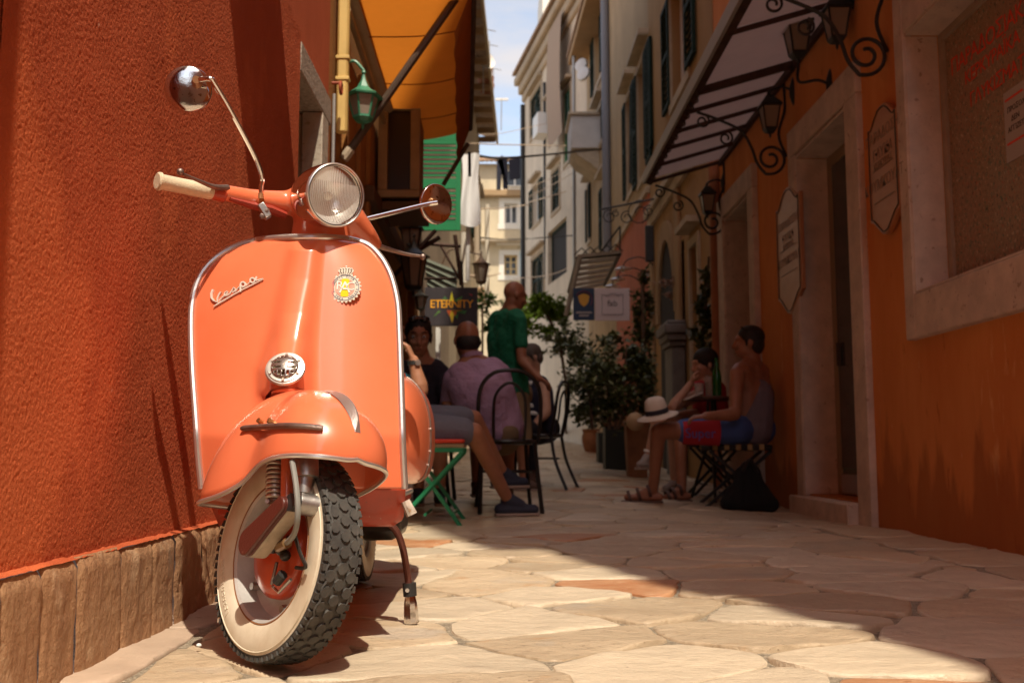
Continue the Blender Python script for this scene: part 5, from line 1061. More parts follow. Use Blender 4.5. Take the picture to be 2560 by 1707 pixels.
for k, (u0, v0, u1, v1, c_, nm, lb) in enumerate(((880, 500, 905, 760, (.25, .10, .03), 'menu_board', 'tall orange brown board standing in the dark shop front'), (918, 640, 935, 800, (.30, .18, .06), 'menu_board', 'ochre board standing between the lanterns in the shop front'), (1000, 752, 1012, 860, (.72, .70, .64), 'menu_board', 'white narrow board behind the man in dark shirt'))):
    p_, q_ = at(u0, v1, 8.9), at(u1, v0, 8.9); tag(MB().bx(p_.x, q_.x, 8.9, 8.94, p_.z, q_.z).build(nm, mat('board%d' % k, c_, .7), bevel=.004), lb, 'board')
sg0, sg1 = at(975, 748, 9.), at(1097, 660, 9.); SGN = thing('bar_sign', 'dark bar sign with orange lettering and green paint splashes', 'sign', ((sg0.x + sg1.x) / 2, 9., sg0.z))
MB().bx(sg0.x, sg1.x, 9., 9.03, sg0.z, sg1.z).build('board', mat('sign_charcoal', (.045, .035, .04), .6, var=(3, .3)), SGN, bevel=.003)
scx, scz = (sg0.x + sg1.x) / 2 + .005, (sg0.z + sg1.z) / 2; mo = mat('sign_orange', (.95, .42, .02), .6); 
text('lettering', 'ETERNITY', .105, face_m((scx, 8.998, scz + .02), (1, 0, 0), (0, 0, 1)), mo, SGN, .001, spc=.82)
for nm, col, pts in (('splash', (.70, .62, .03), [(-.02, .05), (.0, .14), (.02, .05)]), ('splash', (.70, .50, .03), [(-.03, -.04), (.005, -.155), (.035, -.04)]), ('splash', (.65, .12, .03), [(-.045, -.035), (-.02, -.09), (.0, -.035)]), ('splash', (.65, .14, .03), [(.0, -.035), (.035, -.09), (.05, -.035)]),
                     ('splash', (.06, .25, .05), [(.02, .05), (.10, .10), (.085, .045)]), ('splash', (.05, .20, .05), [(.03, -.05), (.12, -.07), (.14, -.04), (.09, -.035)]), ('splash', (.10, .22, .04), [(-.17, -.10), (-.10, -.045), (-.12, -.04)]), ('splash', (.05, .13, .04), [(-.10, .05), (-.06, .10), (-.03, .05)]), ('splash', (.06, .22, .05), [(.03, -.09), (.055, -.12), (.06, -.06)]), ('splash', (.4, .04, .05), [(.15, .12), (.19, .095), (.185, .115)]), ('splash', (.55, .3, .03), [(.0, -.032), (.10, -.032), (.09, -.05), (.0, -.05)])):
    MB().prism([(scx + x, 8.9975 + (.0008 if col[1] > .3 else 0), scz + z) for x, z in pts], (0, .002, 0)).build(nm, mat('paint_%d_%d_%d' % tuple(int(c * 99) for c in col), col, .6), SGN, ang=0)
MB().tube([at(1060, 600, 9.02), at(1062, 662, 9.02)], .014, 6).build('hanger', m_iron, SGN)
# ---- right side signs and bracket
bx0, bx1 = at(1317, 735, 13.), at(1365, 662, 13.); BS = thing('blue_sign', 'dark blue hanging sign with a yellow shield', 'sign', (bx0.x, 13., bx0.z)); MB().bx(bx0.x, bx1.x, 13., 13.03, bx0.z, bx1.z).build('board', mat('navy_board', (.022, .045, .10), .6), BS, bevel=.003)
sx, sz = (bx0.x + bx1.x) / 2, bx1.z - .155; MB().prism([(sx + x, 12.997, sz + z) for x, z in ((-.075, .05), (-.04, .075), (0, .085), (.04, .075), (.075, .05), (.06, -.03), (.03, -.07), (0, -.09), (-.03, -.07), (-.06, -.03))], (0, .003, 0)).build('shield', mat('shield_yellow', (.62, .33, .05), .6), BS, ang=0)
MB().tube([(sx + .11 * math.cos(R_(a)), 12.997, sz + .115 * math.sin(R_(a))) for a in range(-40, 160, 15)], .014, 5, fl=.3).build('red_ribbon', mat('ribbon_red', (.30, .05, .07), .7), BS)
for z_, w_ in ((.10, .105), (.06, .065)): MB().bx(sx - w_, sx + w_, 12.996, 12.999, bx0.z + z_ - .011, bx0.z + z_ + .011).build('text_strip', mat('pale_strip', (.40, .36, .36), .7), BS, ang=0)
wx0, wx1 = at(1367, 736, 13.02), at(1446, 662, 13.02); WS = thing('shop_sign', 'square white hanging sign reading fab in a thin frame', 'sign', (wx0.x, 13., wx0.z)); MB().bx(wx0.x, wx1.x, 13.02, 13.05, wx0.z, wx1.z).build('board', mat('white_sign', (.66, .56, .58), .6), WS, bevel=.003)
wx, wz = (wx0.x + wx1.x) / 2, (wx0.z + wx1.z) / 2
MB().tube([(wx + x, 13.016, wz + z) for x, z in ((-.14, -.135), (-.14, .135), (-.11, .125), (-.07, .105), (-.02, .14), (.04, .14), (.08, .11), (.11, .135), (.14, .14), (.14, -.135))], .008, 4, closed=True, fl=.3).build('frame_line', m_ink, WS); text('lettering', 'fab', .115, face_m((wx, 13.016, wz + .01), (1, 0, 0), (0, 0, 1)), m_ink, WS, .001)
SB = thing('iron_bracket', 'black wrought iron scroll bracket holding nothing above the pink house', 'bracket', (2.1, 12.9, 3.4))
e0, e1 = at(1376, 482, 12.9), at(1530, 452, 12.9); MB().tube([e0, e1, V((2.1, 12.9, e1.z + .02))], .014, 6).build('bar', m_iron, SB)
for u, v, r in ((1400, 498, 17), (1440, 500, 16), (1490, 485, 14), (1470, 490, 32), (1415, 490, 9)):
    c = at(u, v, 12.9); rr = r * KD / FPX * 12.9; MB().tube([(x, 12.9, z) for x, z in spiral(c.x, c.z, rr, rr * .35, R_(70), 1.3)], .008, 5).build('scroll', m_iron, SB)
hs_ = at(1489, 560, 12.6); tag(MB().bx(hs_.x - .05, hs_.x + .06, 12.5, 12.56, hs_.z - .25, hs_.z + .22).build('hanging_sign', m_iron, bevel=.01), 'narrow dark hanging sign in front of the pink wall', 'sign')
for k, (u, v) in enumerate(((1431, 617), (1418, 641), (1406, 657))):
    c = at(u, v, 13.6 + k * .5); lm_ = thing('sign_lamp', ('nearest', 'middle', 'farthest')[k] + ' of three metal dish lamps above the hanging signs', 'lamp', c, 'dish lamps above the hanging signs')
    MB().lathe([(.001, .035), (.03, .03), (.09, .01), (.12, -.012), (.11, -.015), (.001, .01)], 18, MX.Translation(c)).build('shade', m_alu, lm_); MB().ell(c - V((0, 0, .03)), .025, 8, 6).build('bulb', m_frame_w, lm_); MB().tube(cat_curve([c + V((0, 0, .03)), c + V((.06, 0, .12)), c + V((.25, 0, .16)), V((2.08, c.y, c.z + .05))], 5), .009, 5).build('arm', m_iron, lm_)
# slatted canopy in mid street
SCN = thing('slatted_canopy', 'weathered slatted canopy with iron frame behind the hanging signs', 'canopy', at(1365, 600, 14))
n0, n1, k0, k1 = at(1326, 590, 13.6), at(1424, 580, 13.6), at(1306, 668, 16.2), at(1388, 652, 16.2)
for i in range(7):
    t = i / 6; MB().beam(n0.lerp(k0, t), n1.lerp(k1, t), .045, .10, V((0, 1, 0))).build('slat', mat('grey_slat', (.30, .25, .19), .8, var=(5, .3)), SCN)
for a, b in ((n0, n1), (n0, k0), (n1, k1)): MB().tube([a - V((0, 0, .02)), b - V((0, 0, .02))], .028, 6).build('beam', m_iron, SCN)
for i in range(5): p_ = n0.lerp(n1, (i + .5) / 5); MB().tube([p_ + V((-.1, 0, .02)), p_ + V((0, 0, .12)), p_ + V((.1, 0, .02))], .01, 5).build('finial', m_iron, SCN)
MB().tube([n1, at(1424, 520, 13.6)], .014, 6).build('stay', m_iron, SCN); MB().tube([n0.lerp(n1, .5), at(1424, 520, 13.6)], .014, 6).build('stay', m_iron, SCN)
MB().tube([at(1332, 590, 13.2), at(1300, 725, 13.2)], .035, 8).build('post', mat('grey_slat', (.30, .25, .19), .8), SCN)
for k, (a, b, lb) in enumerate((((1250, 190, 27), (1253, 640, 27.2), 'black drainpipe in the middle of the oblique house'), ((1318, 120, 22), (1320, 640, 22.2), 'grey drainpipe where the oblique house meets the cream one'), ((1452, 60, 16), (1450, 420, 16), 'thin cable pipe beside the green shutters'))): tag(MB().tube([at(*a), at(*b)], .04, 7).build('drainpipe', m_iron if k != 1 else m_greymetal), lb, 'drainpipe')
for k, (u, v, Y) in enumerate(((1335, 150, 21.5), (1340, 170, 21.3))): c = at(u, v, Y); tag(MB().lathe([(.001, .05), (.16, .03), (.17, -.03), (.12, -.06), (.001, -.06)], 12, axm(c, V((-.6, -.7, .2)))).build('satellite_dish', m_frame_w), ('upper', 'lower')[k] + ' of two small white dishes on the cream house', 'dish', 'small white dishes on the cream house')
# ---- cables and washing
for k, (a, m_, b, r, lb) in enumerate((((1080, 357, 11), (1180, 362, 15), (1390, 342, 20), .018, 'thick black cable sagging across the lane'), ((1080, 330, 14), (1180, 333, 18), (1300, 335, 24), .010, 'pale cable above the thick black one'), ((1090, 545, 16), (1180, 550, 24), (1330, 540, 24), .014, 'dark cable crossing in front of the end house'), ((1060, 632, 14), (1120, 634, 18), (1150, 628, 30), .016, 'beige cable low across the far left houses'), ((1215, 465, 26), (1260, 452, 24), (1300, 440, 24), .014, 'cream washing line across the oblique house'), ((1180, 640, 28), (1260, 632, 26), (1330, 605, 24), .012, 'thin pale wire before the oblique house'), ((1100, 310, 18), (1160, 305, 24), (1270, 280, 26), .007, 'faint wire against the sky at the lane end'), ((1210, 432, 26), (1260, 412, 24), (1318, 378, 22), .009, 'slanting pale wire below the air conditioner'), ((1215, 452, 27), (1270, 424, 25), (1325, 392, 22), .010, 'second slanting pale wire below the air conditioner'), ((1085, 700, 15), (1150, 690, 22), (1215, 694, 28), .012, 'lowest cable behind the bald man'), ((1100, 480, 16), (1160, 478, 24), (1215, 470, 27), .012, 'tan wire left of the oblique house'))):
    tag(MB().tube(cat_curve([at(*a), at(*m_), at(*b)], 10), r, 5).build('cable', m_iron if k in (0, 2) else mat('pale_cable', (.55, .42, .30), .7)), lb, 'cable', 'cables strung across the lane')
m_navy = mat('dark_navy_cloth', (.022, .022, .035), .9)
tag(MB().tube([at(1098, 372, 31), at(1218, 358, 31)], .012, 5).build('washing_line', m_iron), 'washing line with dark clothes at the lane end', 'washing line')
def clothes(nm, poly, lb): tag(MB().prism([at(u, v, 31) for u, v in poly], (0, .06, 0)).build(nm, m_navy, bevel=.02), lb, 'clothes', 'dark washing at the lane end')
clothes('trousers', [(1141, 368), (1166, 364), (1167, 434), (1155, 434), (1153, 385), (1150, 436), (1140, 436)], 'dark trousers hanging on the washing line'); clothes('sheet', [(1168, 366), (1204, 360), (1206, 408), (1170, 414)], 'dark square cloth hanging right of the trousers'); clothes('shirt', [(1206, 360), (1218, 356), (1219, 382), (1209, 386)], 'small dark shirt at the right end of the washing line')
# ------------------------------------------------------------------ plants
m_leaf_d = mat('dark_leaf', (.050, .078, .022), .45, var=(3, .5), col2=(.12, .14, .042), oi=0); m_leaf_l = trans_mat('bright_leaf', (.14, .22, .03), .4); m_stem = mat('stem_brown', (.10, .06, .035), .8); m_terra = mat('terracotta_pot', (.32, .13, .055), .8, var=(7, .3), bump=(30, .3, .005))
def leaf(mb, p, s, r=rnd):
    a, b, c = r.uniform(0, 6.28), r.uniform(-.9, .9), r.uniform(-.6, .6); x = V((math.cos(a) * math.cos(b), math.sin(a) * math.cos(b), math.sin(b))); y = x.cross(V((c, r.uniform(-.5, .5), 1))).normalized() * .5; n = x.cross(y)
    mb.add([p - x * s * .1, p + x * s * .4 + y * s * .62 + n * s * .15, p + x * s, p + x * s * .4 - y * s * .62 + n * s * .15, p + x * s * .42], [(0, 4, 1), (1, 4, 2), (2, 4, 3), (3, 4, 0)])
def foliage(par, blobs, n, s, m, name='foliage'):
    mb = MB(); tot = sum(b[1][0] * b[1][1] * b[1][2] for b in blobs); 
    for c, rr in blobs:
        k = int(n * rr[0] * rr[1] * rr[2] / tot)
        cl = []
        for i in range(max(4, k // 26)):
            while True:
                q = V((rnd.uniform(-1, 1), rnd.uniform(-1, 1), rnd.uniform(-1, 1)))
                if .25 < q.length < 1: break
            cl.append(q)
        for i in range(k):
            q = rnd.choice(cl) + V((rnd.gauss(0, .16), rnd.gauss(0, .16), rnd.gauss(0, .14))); leaf(mb, V(c) + V((q.x * rr[0], q.y * rr[1], q.z * rr[2])), s * rnd.uniform(.6, 1.3))
    o = mb.build(name, m, par, ang=0, flip=False); o['kind'] = 'stuff'; return o
def gp(u, v): return gr(u, v)
SH = thing('potted_shrub', 'big dark leafy shrub spilling over the planters on the right', 'shrub', gp(1400, 1070))
def A3(u, v, Y): return tuple(at(u, v, Y))
foliage(SH, [(A3(1400, 885, 10.2), (.40, .4, .40)), (A3(1345, 860, 10.6), (.25, .3, .42)), (A3(1450, 860, 10.4), (.22, .3, .38)), (A3(1410, 815, 10.6), (.25, .3, .2)), (A3(1330, 800, 11), (.2, .3, .25)), (A3(1370, 930, 10.3), (.3, .3, .2))], 3400, .075, m_leaf_d)
for u, u2, v2 in ((1400, 1390, 840), (1412, 1440, 790), (1420, 1455, 850), (1360, 1345, 870)): MB().tube(cat_curve([at(u, 985, 10.1), at((u + u2) / 2 + 4, (985 + v2) / 2, 10.2), at(u2, v2, 10.3)], 4), [.018 - .0012 * i for i in range(9)], 6).build('stem', m_stem, SH)
def pot(c, r, h, label, par=None, sq=False, m=m_terra, nm='flower_pot'):
    t = thing(nm, label, 'planter', c)
    if sq: MB().lathe([(.001, 0), (r * 1.1, 0), (r * 1.35, h * .94), (r * 1.45, h * .94), (r * 1.45, h), (r * 1.2, h), (r * 1.15, h * .9), (.001, h * .9)], 4, MX.Translation(c) @ MX.Rotation(R_(45), 4, 'Z')).build('body', m, t, ang=20)
    else: MB().lathe([(.001, 0), (r * .62, 0), (r * .95, h * .45), (r * .98, h * .65), (r * .84, h * .88), (r * .95, h * .95), (r * .95, h), (r * .8, h), (r * .78, h * .9), (.001, h * .88)], 22, MX.Translation(c)).build('body', m, t)
    MB().lathe([(.001, h * .91), (r * .78, h * .905)], 12, MX.Translation(c)).build('soil', mat('soil', (.04, .025, .015), .95), t); return t
c = gp(1358, 1040); pot(c, .17, .42, 'round terracotta pot under the shrub'); PS_ = thing('pot_plant', 'grey leaved small plant in the round terracotta pot', 'plant', c); foliage(PS_, [((c.x, c.y, c.z + .5), (.16, .16, .14))], 160, .07, mat('grey_leaf', (.10, .11, .07), .6))
c = gp(1416, 1080); w_ = .13; BP = thing('planter_box', 'tall black planter box with terracotta tray left of the square pot', 'planter', c)
MB().bx(c.x - w_, c.x + w_, c.y, c.y + .3, c.z, c.z + .52).build('front', mat('blackboard', (.02, .022, .02), .6), BP, bevel=.008); MB().bx(c.x - w_ - .01, c.x + w_ + .01, c.y - .01, c.y + .31, c.z + .523, c.z + .62).build('tray', m_terra, BP, bevel=.006)
c2 = gp(1393, 1066); MB().bx(c2.x - .10, c2.x + .04, c2.y + .05, c2.y + .4, c2.z, c2.z + .42).build('side_box', mat('blackboard', (.02, .022, .02), .6), BP, bevel=.008); MB().beam((c2.x - .12, c2.y + .03, c2.z + .43), (c2.x + .05, c2.y + .03, c2.z + .47), .06, .02).build('wood_strip', mat('pale_wood', (.48, .36, .22), .7), BP)
c = gp(1463, 1096); pot(c, .125, .60, 'tall square terracotta planter behind the seated woman', None, True)
MB0 = at(1459, 968, 9.2); tag(MB().ell(MB0, (.085, .085, .085), 16, 10).build('straw_ball', mat('straw', (.42, .28, .15), .8, bump=(60, .6, .006))), 'round straw coloured ball on the planters beside the white hat', 'ball')
IV = thing('ivy', 'dark ivy climbing up the post right of the fab sign', 'plant', gp(1475, 1050)); foliage(IV, [(A3(1478, 660, 11.2), (.09, .12, .3)), (A3(1472, 760, 11.2), (.13, .15, .42)), (A3(1478, 850, 11), (.14, .15, .36)), (A3(1462, 720, 11.2), (.10, .1, .2)), (A3(1474, 930, 10.8), (.12, .12, .3))], 1500, .075, m_leaf_d); MB().tube([gp(1480, 1050), at(1478, 900, 11), at(1476, 620, 11.2)], .025, 7).build('stem', m_stem, IV)
IV2 = thing('ivy', 'dark hanging ivy beside the terracotta downpipe above the seated woman', 'plant', A3(1620, 700, 9.6)); foliage(IV2, [(A3(1622, 700, 9.7), (.10, .12, .30)), (A3(1610, 760, 9.7), (.12, .1, .22)), (A3(1630, 640, 9.7), (.07, .1, .2))], 520, .085, m_leaf_d); MB().tube([at(1628, 590, 9.7), at(1622, 700, 9.72), at(1612, 790, 9.7)], .012, 6).build('stem', m_stem, IV2)
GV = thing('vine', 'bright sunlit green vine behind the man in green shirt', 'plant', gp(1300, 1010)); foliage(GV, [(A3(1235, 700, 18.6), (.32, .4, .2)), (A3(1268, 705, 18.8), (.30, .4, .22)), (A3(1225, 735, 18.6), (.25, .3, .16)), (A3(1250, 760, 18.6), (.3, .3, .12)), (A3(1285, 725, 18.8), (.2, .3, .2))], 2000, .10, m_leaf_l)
foliage(GV, [(A3(1275, 790, 18.8), (.35, .3, .2)), (A3(1310, 770, 18.4), (.3, .3, .3)), (A3(1255, 800, 18.6), (.25, .2, .12))], 500, .10, m_leaf_d, 'shade_tinted_foliage'); MB().tube([gp(1300, 1012), at(1300, 880, 18.6), at(1285, 780, 18.7), at(1255, 720, 18.7)], .03, 7).build('stem', m_stem, GV)  # darker leaf colour puts shade into the vine's lower leaves
c = at(1540, 660, 11.9); FLW = thing('flower_basket', 'pale dried flowers on the capital of the dark pillar', 'flowers', c); foliage(FLW, [(tuple(c), (.16, .12, .16))], 150, .06, mat('dry_flower', (.42, .28, .22), .8))
GV2 = thing('vine', 'small leafy vine on the sunlit far left houses', 'plant', A3(1105, 760, 17)); foliage(GV2, [(A3(1108, 690, 17), (.12, .2, .35)), (A3(1112, 740, 17.5), (.14, .2, .3)), (A3(1135, 690, 20), (.2, .2, .12))], 420, .09, trans_mat('mid_leaf', (.06, .11, .03), .3)); MB().tube([gp(1108, 1005), at(1108, 850, 17), at(1108, 700, 17)], .02, 6).build('stem', m_stem, GV2)
# far moped
c = gp(1293, 1008); c = V((c.x, c.y, c.z)); MO = thing('moped', 'dark moped with clear windscreen parked far down the lane', 'moped', c); k = c.y * KD / FPX
m_mo = mat('dark_moped_paint', (.02, .018, .022), .25, coat=.6)
MB().lathe([(.16, -.05), (.235, -.055), (.25, 0), (.235, .055), (.16, .05), (.15, 0)], 22, MX.Translation(c + V((-.02, 0, .25))) @ MX.Rotation(R_(90), 4, 'Y')).build('wheel', m_rubber, MO)
MB().prism([(c.x - .20, c.y + .1, c.z + .35), (c.x + .20, c.y + .1, c.z + .35), (c.x + .24, c.y + .1, c.z + .75), (c.x + .10, c.y + .1, c.z + .95), (c.x - .10, c.y + .1, c.z + .95), (c.x - .24, c.y + .1, c.z + .75)], (0, .12, 0)).build('leg_shield', m_mo, MO, bevel=.03)
MB().tube(cat_curve([c + V((-.13, -.2, .42)), c + V((-.06, -.26, .53)), c + V((.06, -.26, .53)), c + V((.13, -.2, .42))], 5), .04, 8).build('front_mudguard', mat('pale_mudguard', (.45, .42, .42), .3), MO)
MB().bx(c.x - .14, c.x + .14, c.y + .3, c.y + 1.2, c.z + .4, c.z + .78).build('seat_body', m_mo, MO, bevel=.06); MB().tube([c + V((-.33, .15, 1.0)), c + V((0, .12, .97)), c + V((.33, .15, 1.0))], .022, 8).build('handlebar', m_iron, MO)
MB().grid(lambda u, v: V((c.x + lerp(-.17, .17, u) * (1 - .25 * v * v), c.y + .02 + .12 * v + .1 * (2 * u - 1) ** 2, c.z + .82 + .40 * v)), 10, 8).build('windscreen', mat('clear_screen', (.60, .64, .70), .15, trans=.3), MO)
MB().ell(c + V((0, .02, .80)), (.07, .05, .06), 12, 8).build('headlight', m_frame_w, MO); MB().lathe([(.001, -.06), (.24, -.06), (.25, 0), (.24, .06), (.001, .06)], 20, MX.Translation(c + V((0, 1.2, .25))) @ MX.Rotation(R_(90), 4, 'Y')).build('wheel', m_rubber, MO)
# ------------------------------------------------------------------ people
m_skin = mat('tanned_skin', (.42, .19, .105), .5, var=(14, .15), sub=.08); m_skin2 = mat('fair_skin', (.52, .28, .18), .5, var=(14, .12), sub=.08); m_skin3 = mat('deep_tan_skin', (.34, .14, .075), .45, var=(14, .15), sub=.06)
m_hair = mat('dark_hair', (.018, .012, .009), .6, bump=(140, .6, .004), stretch=(1, 1, 3)); m_hair_g = mat('grey_brown_hair', (.10, .075, .06), .7, bump=(140, .6, .004))
def fuse(mb, name, m, par, vox=.009, sm=6):
    o = mb.build(name, m, par, ang=80); r = o.modifiers.new('fuse', 'REMESH'); r.mode = 'VOXEL'; r.voxel_size = vox; r.use_smooth_shade = True
    s = o.modifiers.new('smooth', 'SMOOTH'); s.iterations = sm; s.factor = .5; return o
def head_frame(c, f, up=V((0, 0, 1))):
    f = V(f).normalized(); x = f.cross(up).normalized(); u = x.cross(f); return MX.Translation(V(c)) @ MX((x, f, u)).transposed().to_4x4()     # x=right hand side, y=face, z=up
def add_head(b, H):
    e = lambda c, r: b.ell(tuple(H @ V(c)), r, 16, 11, H.to_3x3())
    e((0, -.012, .03), (.074, .094, .088)); e((0, .012, -.03), (.060, .076, .082)); e((0, .044, -.085), (.036, .034, .026)); e((0, .03, -.06), (.05, .055, .045))
    b.cap(H @ V((0, .088, .012)), H @ V((0, .107, -.030)), .009, .014, 8); e((0, .092, -.036), (.019, .012, .009)); e((0, .082, .030), (.05, .014, .011))
    e((.036, .066, -.022), (.02, .02, .02)); e((-.036, .066, -.022), (.02, .02, .02)); e((0, .088, -.062), (.022, .009, .0055)); e((0, .085, -.071), (.02, .009, .006))
    for s in (-1, 1): e((s * .076, -.012, -.008), (.009, .020, .032))
def face_bits(par, H):
    for s in (-1, 1):
        p = H @ V((s * .031, .080, .008)); MB().ell(tuple(p), (.0125, .0125, .0115), 10, 7).build('eye', mat('eye_white', (.5, .45, .42), .3), par)
        MB().ell(tuple(H @ V((s * .031, .0905, .007))), (.0055, .004, .0055), 8, 6).build('iris', mat('iris_dark', (.02, .012, .01), .2), par)
        MB().tube([H @ V((s * .050, .080, .030)), H @ V((s * .032, .094, .036)), H @ V((s * .014, .095, .030))], [.003, .0055, .004], 6).build('eyebrow', m_hair, par)
    MB().tube([H @ V((-.022, .090, -.067)), H @ V((0, .0965, -.066)), H @ V((.022, .090, -.067))], [.002, .003, .002], 6).build('lips', mat('lip', (.30, .10, .07), .5), par)
def add_hand(b, w, d, n, curl=.5, k=1.):
    w, d, n = V(w), V(d).normalized(), V(n).normalized(); n = (n - d * n.dot(d)).normalized(); s = d.cross(n)
    for i in range(4): q = (i - 1.5) * .018 * k; b.cap(w + s * q * .6, w + d * .085 * k + s * q, .015 * k, .0125 * k, 8)
    for i, L_ in enumerate((.062, .075, .07, .055)):
        q = (i - 1.5) * .0195 * k; p0 = w + d * .085 * k + s * q; a = curl * .8; d1 = (d * math.cos(a) + n * math.sin(a)); p1 = p0 + d1 * L_ * .5 * k; a2 = curl * 1.9; d2 = d * math.cos(a2) + n * math.sin(a2); p2 = p1 + d2 * L_ * .5 * k
        b.cap(p0, p1, .0098 * k, .009 * k, 8); b.cap(p1, p2, .009 * k, .0078 * k, 8)
    t0 = w + d * .02 * k - s * .026 * k; t1 = t0 + (d * .6 - s * .7 + n * .3).normalized() * .045 * k; t2 = t1 + (d * .9 - s * .2 + n * .4).normalized() * .032 * k; b.cap(t0, t1, .013 * k, .011 * k, 8); b.cap(t1, t2, .011 * k, .009 * k, 8)
def foot(b, a, toe, r=.04): a, toe = V(a), V(toe); d = (toe - a); d.z = 0; d.normalize(); h = a - d * .045; b.cap((h.x, h.y, toe.z + .006), (toe.x, toe.y, toe.z + .004), r * .9, r * .72, 10); b.cap(a, (a + toe) / 2 + V((0, 0, .0)), r, r * .75, 10)
def limb(b, p, rs):
    p = [V(x) for x in p]
    for i in range(len(p) - 1): b.cap(p[i], p[i + 1], rs[i], rs[i + 1], 12)
def person(label, head, face, neck, sh, chest, pel, arms=(), legs=(), skin=m_skin, hair=m_hair, bald=False, up=V((0, 0, 1)), shirt=None, sleeve=.55, shorts=None, leglen=.9, shoes=None, eyes=False, tank=False, vox=.009, thick=1., hair_r=1., hs=1.):
    T = thing('person', label, 'person', (pel[0], pel[1], gz(pel[0], pel[1]))); H = head_frame(head, face, up) @ MX.Diagonal((hs, hs, hs, 1))
    b = MB(); add_head(b, H); neck, chest, pel = V(neck), V(chest), V(pel); s0, s1 = V(sh[0]), V(sh[1])
    b.cap(H @ V((0, -.018, -.05)), neck, .060, .068, 12); b.cap(neck, (s0 + neck) / 2, .06, .055, 10); b.cap(neck, (s1 + neck) / 2, .06, .055, 10)
    def torso(q, g):
        q.cap(s0.lerp(s1, .12), s0.lerp(s1, .88), .066 + g, .066 + g, 12); ax = (s1 - s0).normalized() * .075 * thick
        for sg in (-1, 1): q.cap(s0.lerp(s1, .5) * .35 + chest * .65 + ax * sg * 1.05, pel + ax * sg * .9, (.108 + g) * thick, (.112 + g) * thick, 14)
        q.cap((s0 + s1) / 2, chest, .085 + g, .115 + g, 14); q.cap(chest, pel, .12 * thick + g, .12 * thick + g, 14)
        for sg in (-1, 1): q.cap(s0.lerp(s1, .5 + .34 * sg), chest + ax * sg, .075 + g, .10 * thick + g, 12)
    torso(b, 0)
    for a in arms:
        limb(b, (a['s'], a['e'], a['w']), (.054, .043, .031)); b.cap(V(a['e']).lerp(V(a['w']), .15), V(a['e']).lerp(V(a['w']), .5), .048, .040, 10); add_hand(b, a['w'], a.get('d', V(a['w']) - V(a['e'])), a.get('n', (0, 0, -1)), a.get('curl', .5))
    for l in legs:
        limb(b, (l['h'], l['k'], l['a']), (.088, .058, .037)); b.cap(V(l['k']).lerp(V(l['a']), .15) , V(l['k']).lerp(V(l['a']), .45), .056, .05, 10); foot(b, l['a'], l['t'], .036)
    fuse(b, 'body', skin, T, vox)
    if shirt:
        q = MB(); torso(q, .012)
        for a in arms:
            if not tank: s_, e_ = V(a['s']), V(a['e']); q.cap(s_, s_.lerp(e_, sleeve), .062, .060, 12)
        fuse(q, 'shirt', shirt, T, .011, 4)
    if shorts:
        q = MB(); q.cap(pel + V((.06, 0, 0)), pel - V((.06, 0, 0)), .135, .135, 12)
        for l in legs: h_, k_ = V(l['h']), V(l['k']); e_ = h_.lerp(k_, min(1, leglen)); q.cap(h_, e_, .108, .088, 12); q.cap(h_.lerp(pel, .5), h_, .12, .108, 12)
        if leglen > 1:
            for l in legs: q.cap(V(l['k']), V(l['k']).lerp(V(l['a']), leglen - 1), .078, .055, 12)
        fuse(q, 'shorts' if leglen < 1.2 else 'trousers', shorts, T, .011, 4)
    if shoes:
        for l in legs: q = MB(); foot(q, l['a'], l['t'], .046); fuse(q, 'shoe', shoes, T, .009, 3); a, t_ = V(l['a']), V(l['t']); d = (t_ - a); d.z = 0; d.normalize(); MB().beam(a - d * .08 + V((0, 0, t_.z - a.z - .026)), t_ + d * .03 - V((0, 0, .026)), .078, .020).build('sole', mat('shoe_sole', (.30, .22, .18), .7), T, bevel=.006)
    if hair:
        q = MB()
        if bald: q.ell(tuple(H @ V((0, -.040, -.022))), (.079, .073, .056), 18, 12, H.to_3x3())
        else:
            q.ell(tuple(H @ V((0, -.022, .045))), (.083 * hair_r, .098 * hair_r, .086 * hair_r), 18, 12, H.to_3x3()); q.ell(tuple(H @ V((0, -.055, -.01))), (.074 * hair_r, .062 * hair_r, .075 * hair_r), 14, 9, H.to_3x3())
            for s in (-1, 1): q.cap(H @ V((s * .074, .012, .02)), H @ V((s * .073, .012, -.025)), .014, .008, 8)
        fuse(q, 'hair', hair, T, .007, 3)
    if eyes: face_bits(T, H)
    return T, H
sh_navy = mat('navy_tshirt', (.022, .018, .028), .85, bump=(40, .4, .01)); sh_purple = mat('mauve_shirt', (.40, .26, .39), .85, bump=(6, 1., .06, 4)); sh_green = mat('green_tshirt', (.006, .135, .062), .85, bump=(7, 1., .05, 4)); sh_khaki = mat('khaki_shorts', (.22, .15, .08), .85, bump=(14, .5, .02)); sh_grey = mat('grey_shorts', (.16, .17, .215), .85, bump=(12, .7, .02, 4)); sh_turq = mat('turquoise_shirt', (.05, .42, .55), .8)
m_nshoe = mat('navy_shoe', (.025, .03, .055), .7, bump=(60, .4, .004)); m_sandal = mat('brown_sandal', (.10, .05, .035), .6)
